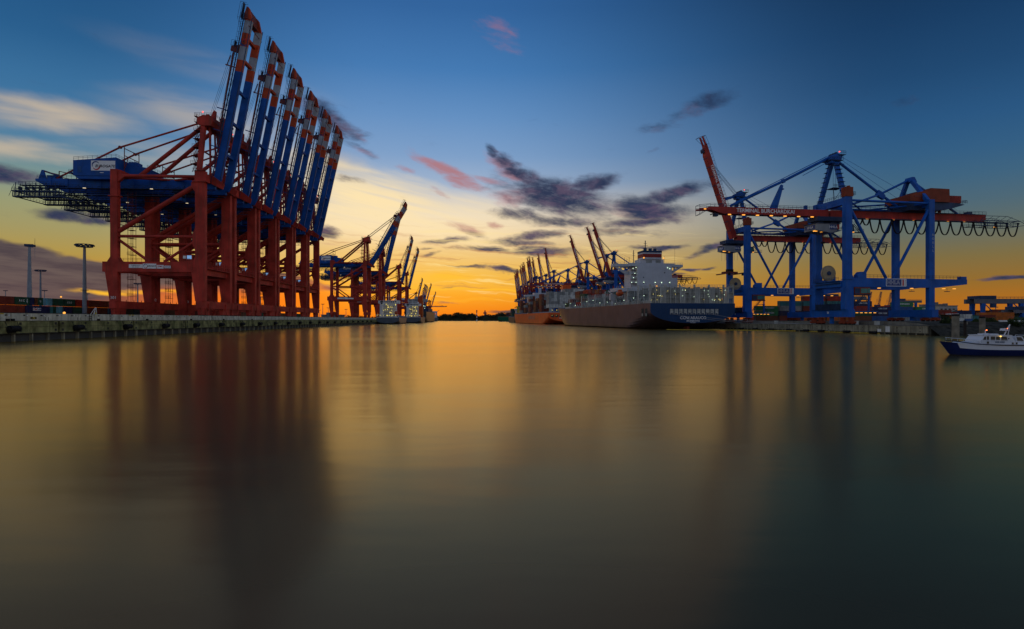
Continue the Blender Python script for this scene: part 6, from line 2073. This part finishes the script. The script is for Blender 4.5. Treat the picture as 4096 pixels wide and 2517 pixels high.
# small level luffing harbour cranes
def luffing(px, Y, label):
    t = thing('harbour_crane', label, 'harbour crane', at(px, Y, 3.9), R(10), 'slender lattice harbour cranes')
    b = MB()
    for sx in (-3, 3):
        for sy in (-3, 3):
            b.beam((sx, sy, 0), (sx * .4, sy * .4, 13), .5, .5)
    b.box(-1.6, 1.6, -1.6, 1.6, 12.6, 13.4)
    part('portal', b, DARKSTEEL, t)
    part('cabin', MB().box(-3.4, 1.6, -1.8, 1.8, 13.4, 16.6), DARKSTEEL, t)
    b = MB()
    for s in (-.8, .8):
        b.beam((1.0 + s, 0, 14), (4.4 + s * .9, 0, 31), .28, .28)
        b.beam((1.0 + s, 1.4, 14), (4.4 + s * .9, .9, 31), .28, .28)
    for i in range(9):
        p, q = i / 9, (i + 1) / 9
        s = -.8 if i % 2 else .8
        b.beam((1 + 3.4 * p + s, 0, 14 + 17 * p), (1 + 3.4 * q - s, 0, 14 + 17 * q), .18, .18)
    part('lattice_jib', b, DARKSTEEL, t)
    part('stay', MB().tube((-3, 0, 16.6), (-1.2, 0, 23), .15, 4).tube((-1.2, 0, 23), (4, 0, 30), .08, 4).tube((1, 0, 16.4), (-1.2, 0, 23), .15, 4), DARKSTEEL, t)
luffing(3472, 640, 'lattice harbour crane nearest the seaside leg of the blue crane')
luffing(3512, 640, 'lattice harbour crane standing alone between the two portal legs')
luffing(3552, 660, 'lattice harbour crane half hidden by the landside leg')
# pale buildings on the horizon
def building(px0, px1, Y, ytop, label, m, roof=None):
    w = (px1 - px0) * Y / F
    z = hz(ytop, Y)
    t = thing('warehouse', label, 'building', at(px0, Y, 0), 0, 'distant buildings on the right')
    part('wall', MB().box(0, w, 0, 40, 0, z), m, t)
    b = MB()
    for i in range(int(w / 7)):
        b.cut().box(2 + i * 7, 6 + i * 7, -.1, 0, z - 7, z - 4)
    part('window', b, GLASS, t)
    part('roof', MB().box(-.6, w + .6, -.6, 40.6, z, z + 1.2).box(w * .2, w * .35, 8, 18, z + 1.2, z + 4).box(w * .6, w * .66, 8, 18, z + 1.2, z + 5), mat('roof_grey', (0.18, 0.17, 0.17), 0.7), t)
PALE = mat('pale_wall', (0.36, 0.35, 0.34), 0.7, 0.1)
building(3757, 3830, 1000, 1225, 'pale warehouse on the horizon right of the nearest blue crane', PALE)
building(3735, 3782, 1100, 1219, 'darker block on the horizon touching the landside leg', mat('dull_wall', (0.24, 0.22, 0.21), 0.7))
building(1285, 1345, 780, 1262, 'low shed on the far left quay under the second crane group', mat('dull_wall', (0.24, 0.22, 0.21), 0.7))
# beacon and tower by the wooded shore
t = thing('beacon', 'slim red and white striped beacon before the wooded shore', 'beacon', at(1907, 1450, 0), 0)
for i in range(6):
    part('band', MB().tube((0, 0, i * 4), (0, 0, i * 4 + 4), 1.5 - i * .08, 10, 1.42 - i * .08), (WHITE, DARKRED)[i % 2], t)
part('gallery', MB().disc((0, 0, 24.4), 2.4, .8, 'z', 12).disc((0, 0, 26), 1.4, 2.6, 'z', 10), DARKSTEEL, t)
t = thing('water_tower', 'dark squat tower rising just above the wooded shore', 'tower', at(1940, 1610, 0), 0)
part('shaft', MB().box(-2, 2, -2, 2, 0, 26), DARKSTEEL, t)
part('head', MB().box(-5, 5, -4, 4, 20, 23).box(-1.4, 1.4, -1.4, 1.4, 26, 29), DARKSTEEL, t)

# ------------------------------------------------------------------ patrol boat
BW = mat('boat_white', (0.66, 0.67, 0.70), 0.35, 0.05)
BB = mat('boat_blue', (0.012, 0.022, 0.10), 0.35, 0.08)
BD = mat('boat_boot', (0.03, 0.03, 0.04), 0.5)
t = thing('patrol_boat', 'white and blue patrol boat heading left at the right edge', 'boat', at(3757, 78, 0), R(-6))
t.scale = (.64, 1, 1)                          # short stations: the hull is about 14 m long
st = [0, .5, 1.2, 2.2, 3.5, 5, 7, 9, 12, 14.6, 22]
b = MB()
G = []
for x in st:
    g = max(0, 1 - x / 5.5)
    half = 2.05 * (1 - g ** 2.2)
    top = 1.6 - .25 * min(1, x / 8) + .2 * g
    row = []
    for u, wf in ((0, .55), (.22, .86), (.5, .96), (.66, 1.0), (1.0, 1.0)):
        z = -.35 + (top + .35) * u
        xs = x + (1 - u) * 2.4 * g
        row.append((xs, half * (wf if g < .9 else u), z))
    G.append(row)
for row in G:
    for x, y, z in row:
        b.v += [(x, -y, z), (x, y, z)]
def vi(i, j, s): return (i * 5 + j) * 2 + s
for i in range(len(st) - 1):
    for j in range(4):
        m = 2 if j == 0 else (0 if (j < 3 or st[i] < 2.2 or st[i] > 14) else 1)
        b.f.append((vi(i, j, 0), vi(i + 1, j, 0), vi(i + 1, j + 1, 0), vi(i, j + 1, 0)))
        b.f.append((vi(i, j, 1), vi(i, j + 1, 1), vi(i + 1, j + 1, 1), vi(i + 1, j, 1)))
        b.m += [m, m]
    b.f.append((vi(i, 4, 0), vi(i + 1, 4, 0), vi(i + 1, 4, 1), vi(i, 4, 1)))
    b.m.append(1)
b.f.append(tuple(vi(10, j, 0) for j in range(5)) + tuple(vi(10, j, 1) for j in reversed(range(5))))
b.m.append(0)
BZ = lambda q: setattr(q, 'v', [(x, y, z if z < 1.3 else 1.3 + (z - 1.3) * .64) for x, y, z in q.v]) or q      # low coach roof
hl = part('hull', b, [BB, BW, BD], t)
part('rub_rail', MB().path([(.4, -.7, 1.98), (2, -1.6, 1.83), (5, -2.1, 1.55), (9, -2.12, 1.42), (22, -2.12, 1.38)], .07, 6), BD, hl)
b = MB()
for i in range(9):
    p = (5.2 + i * .86, -2.02, 1.5)
    b.tube(p, (p[0], p[1], 2.05), .02, 4)
b.tube((5.2, -2.02, 2.05), (12.1, -2.02, 2.05), .022, 4).tube((5.2, -2.02, 1.9), (12.1, -2.02, 1.9), .018, 4)
for i in range(6):
    b.tube((.6 + i * .8, -.7 - min(1.2, i * .35), 1.75 - i * .05), (.7 + i * .8, -.7 - min(1.2, i * .35), 2.3 - i * .05), .025, 4)
b.tube((.6, -.6, 2.32), (5.0, -1.9, 2.05), .03, 4)
part('guard_rail', b, BW, t)
part('foredeck_trunk', BZ(MB().prism([(3.3, 1.5), (3.9, 1.9), (7, 2.1), (7, 1.3)], -1.35, 1.35)), BW, t)
wh = part('wheelhouse', BZ(MB().prism([(6.5, 1.3), (6.5, 2.3), (7.3, 3.35), (12.3, 3.35), (13.0, 2.1), (13.0, 1.3)], -1.55, 1.55)), BW, t)
part('roof', BZ(MB().box(7.1, 12.4, -1.6, 1.6, 3.352, 3.46).disc((10.2, 0, 3.58), .85, .2, 'z', 16).box(8.5, 9.2, -.3, .3, 3.46, 3.75).box(7.5, 8.0, -.4, .1, 3.46, 3.72)), BW, wh)
for x0, x1, z0, z1, sl in ((6.9, 7.45, 2.45, 3.15, .25), (7.62, 8.0, 2.4, 3.2, 0), (8.35, 9.15, 2.4, 3.15, 0), (9.35, 10.05, 2.4, 3.15, 0), (10.3, 11.3, 2.35, 3.15, -.2), (7.62, 8.0, 1.7, 2.15, 0)):
    b = MB().prism([(x0, z0), (x1 + (-sl if sl < 0 else 0), z0), (x1, z1), (x0 + (sl if sl > 0 else 0), z1)], -1.585, -1.555)
    part('window', BZ(b), GLASS, wh)
part('port_light', BZ(MB().disc((11.7, -1.57, 2.75), .13, .05, 'y', 12)), GLASS, wh)
part('name_panel', BZ(MB().box(9.2, 10.95, -1.59, -1.555, 1.88, 2.22)), mat('panel_blue_grey', (0.18, 0.22, 0.28), 0.5, 0.2, 4.0), wh)
ac = part('aft_cabin', BZ(MB().prism([(13.0, 1.3), (13.0, 2.1), (16.6, 2.05), (17, 1.3)], -1.4, 1.4).prism([(13.4, 2.1), (13.2, 3.2), (14.5, 3.2), (15.1, 2.2)], -1.3, 1.3)), BW, t)
for x in (12.3, 13.1, 14.8, 15.5):
    part('window', BZ(MB().box(x, x + .42, -1.585 if x < 13 else -1.43, -1.4, 1.6, 1.98)), GLASS, ac)
part('windscreen', BZ(MB().prism([(13.6, 2.3), (13.45, 3.05), (14.3, 3.05), (14.75, 2.3)], -1.33, -1.3)), GLASS, ac)
b = MB().tube((12.5, 0, 3.4), (13.6, 0, 5.6), .09, 6).tube((13.2, 0, 3.2), (13.6, 0, 5.6), .06, 6).box(12.0, 13.1, -.4, .4, 4.3, 4.36).box(11.9, 12.6, -.2, .2, 4.36, 4.7).beam((11.8, 0, 4.75), (12.9, 0, 4.75), .08, .08).cut().tube((8.9, 0, 3.7), (8.9, 0, 4.4), .07, 6)
part('mast', BZ(b), BW, t)
part('deck_frame', BZ(MB().tube((15.7, -1, 1.5), (15.7, -1, 3.4), .04, 5).tube((15.7, 1, 1.5), (15.7, 1, 3.4), .04, 5).tube((15.7, -1, 3.4), (15.7, 1, 3.4), .04, 5).tube((15.1, -1, 3.4), (15.7, -1, 3.4), .04, 5)), BW, t)
part('wheelhouse_lamp', BZ(MB().ball((10.0, -1.75, 3.2), .13)), mat('dim_yellow_lamp', (0.9, 0.6, 0.2), 0.5, 0.02, emit=(1.0, 0.6, 0.1), estr=2.5), t)
part('mast_lamp', BZ(MB().ball((9.0, -.15, 4.42), .12).ball((12.8, -.3, 4.75), .08)), mat('dim_red_lamp', (0.9, 0.2, 0.1), 0.5, 0.02, emit=(1.0, 0.18, 0.04), estr=3.0), t)
b = MB()
for i in range(12):
    a0, a1 = 2 * math.pi * i / 12, 2 * math.pi * (i + 1) / 12
    b.tube((16.3 + .32 * math.cos(a0), -1.5, 1.75 + .32 * math.sin(a0)), (16.3 + .32 * math.cos(a1), -1.5, 1.75 + .32 * math.sin(a1)), .08, 6, caps=False)
lr = part('life_ring', BZ(b), ORANGE, t)
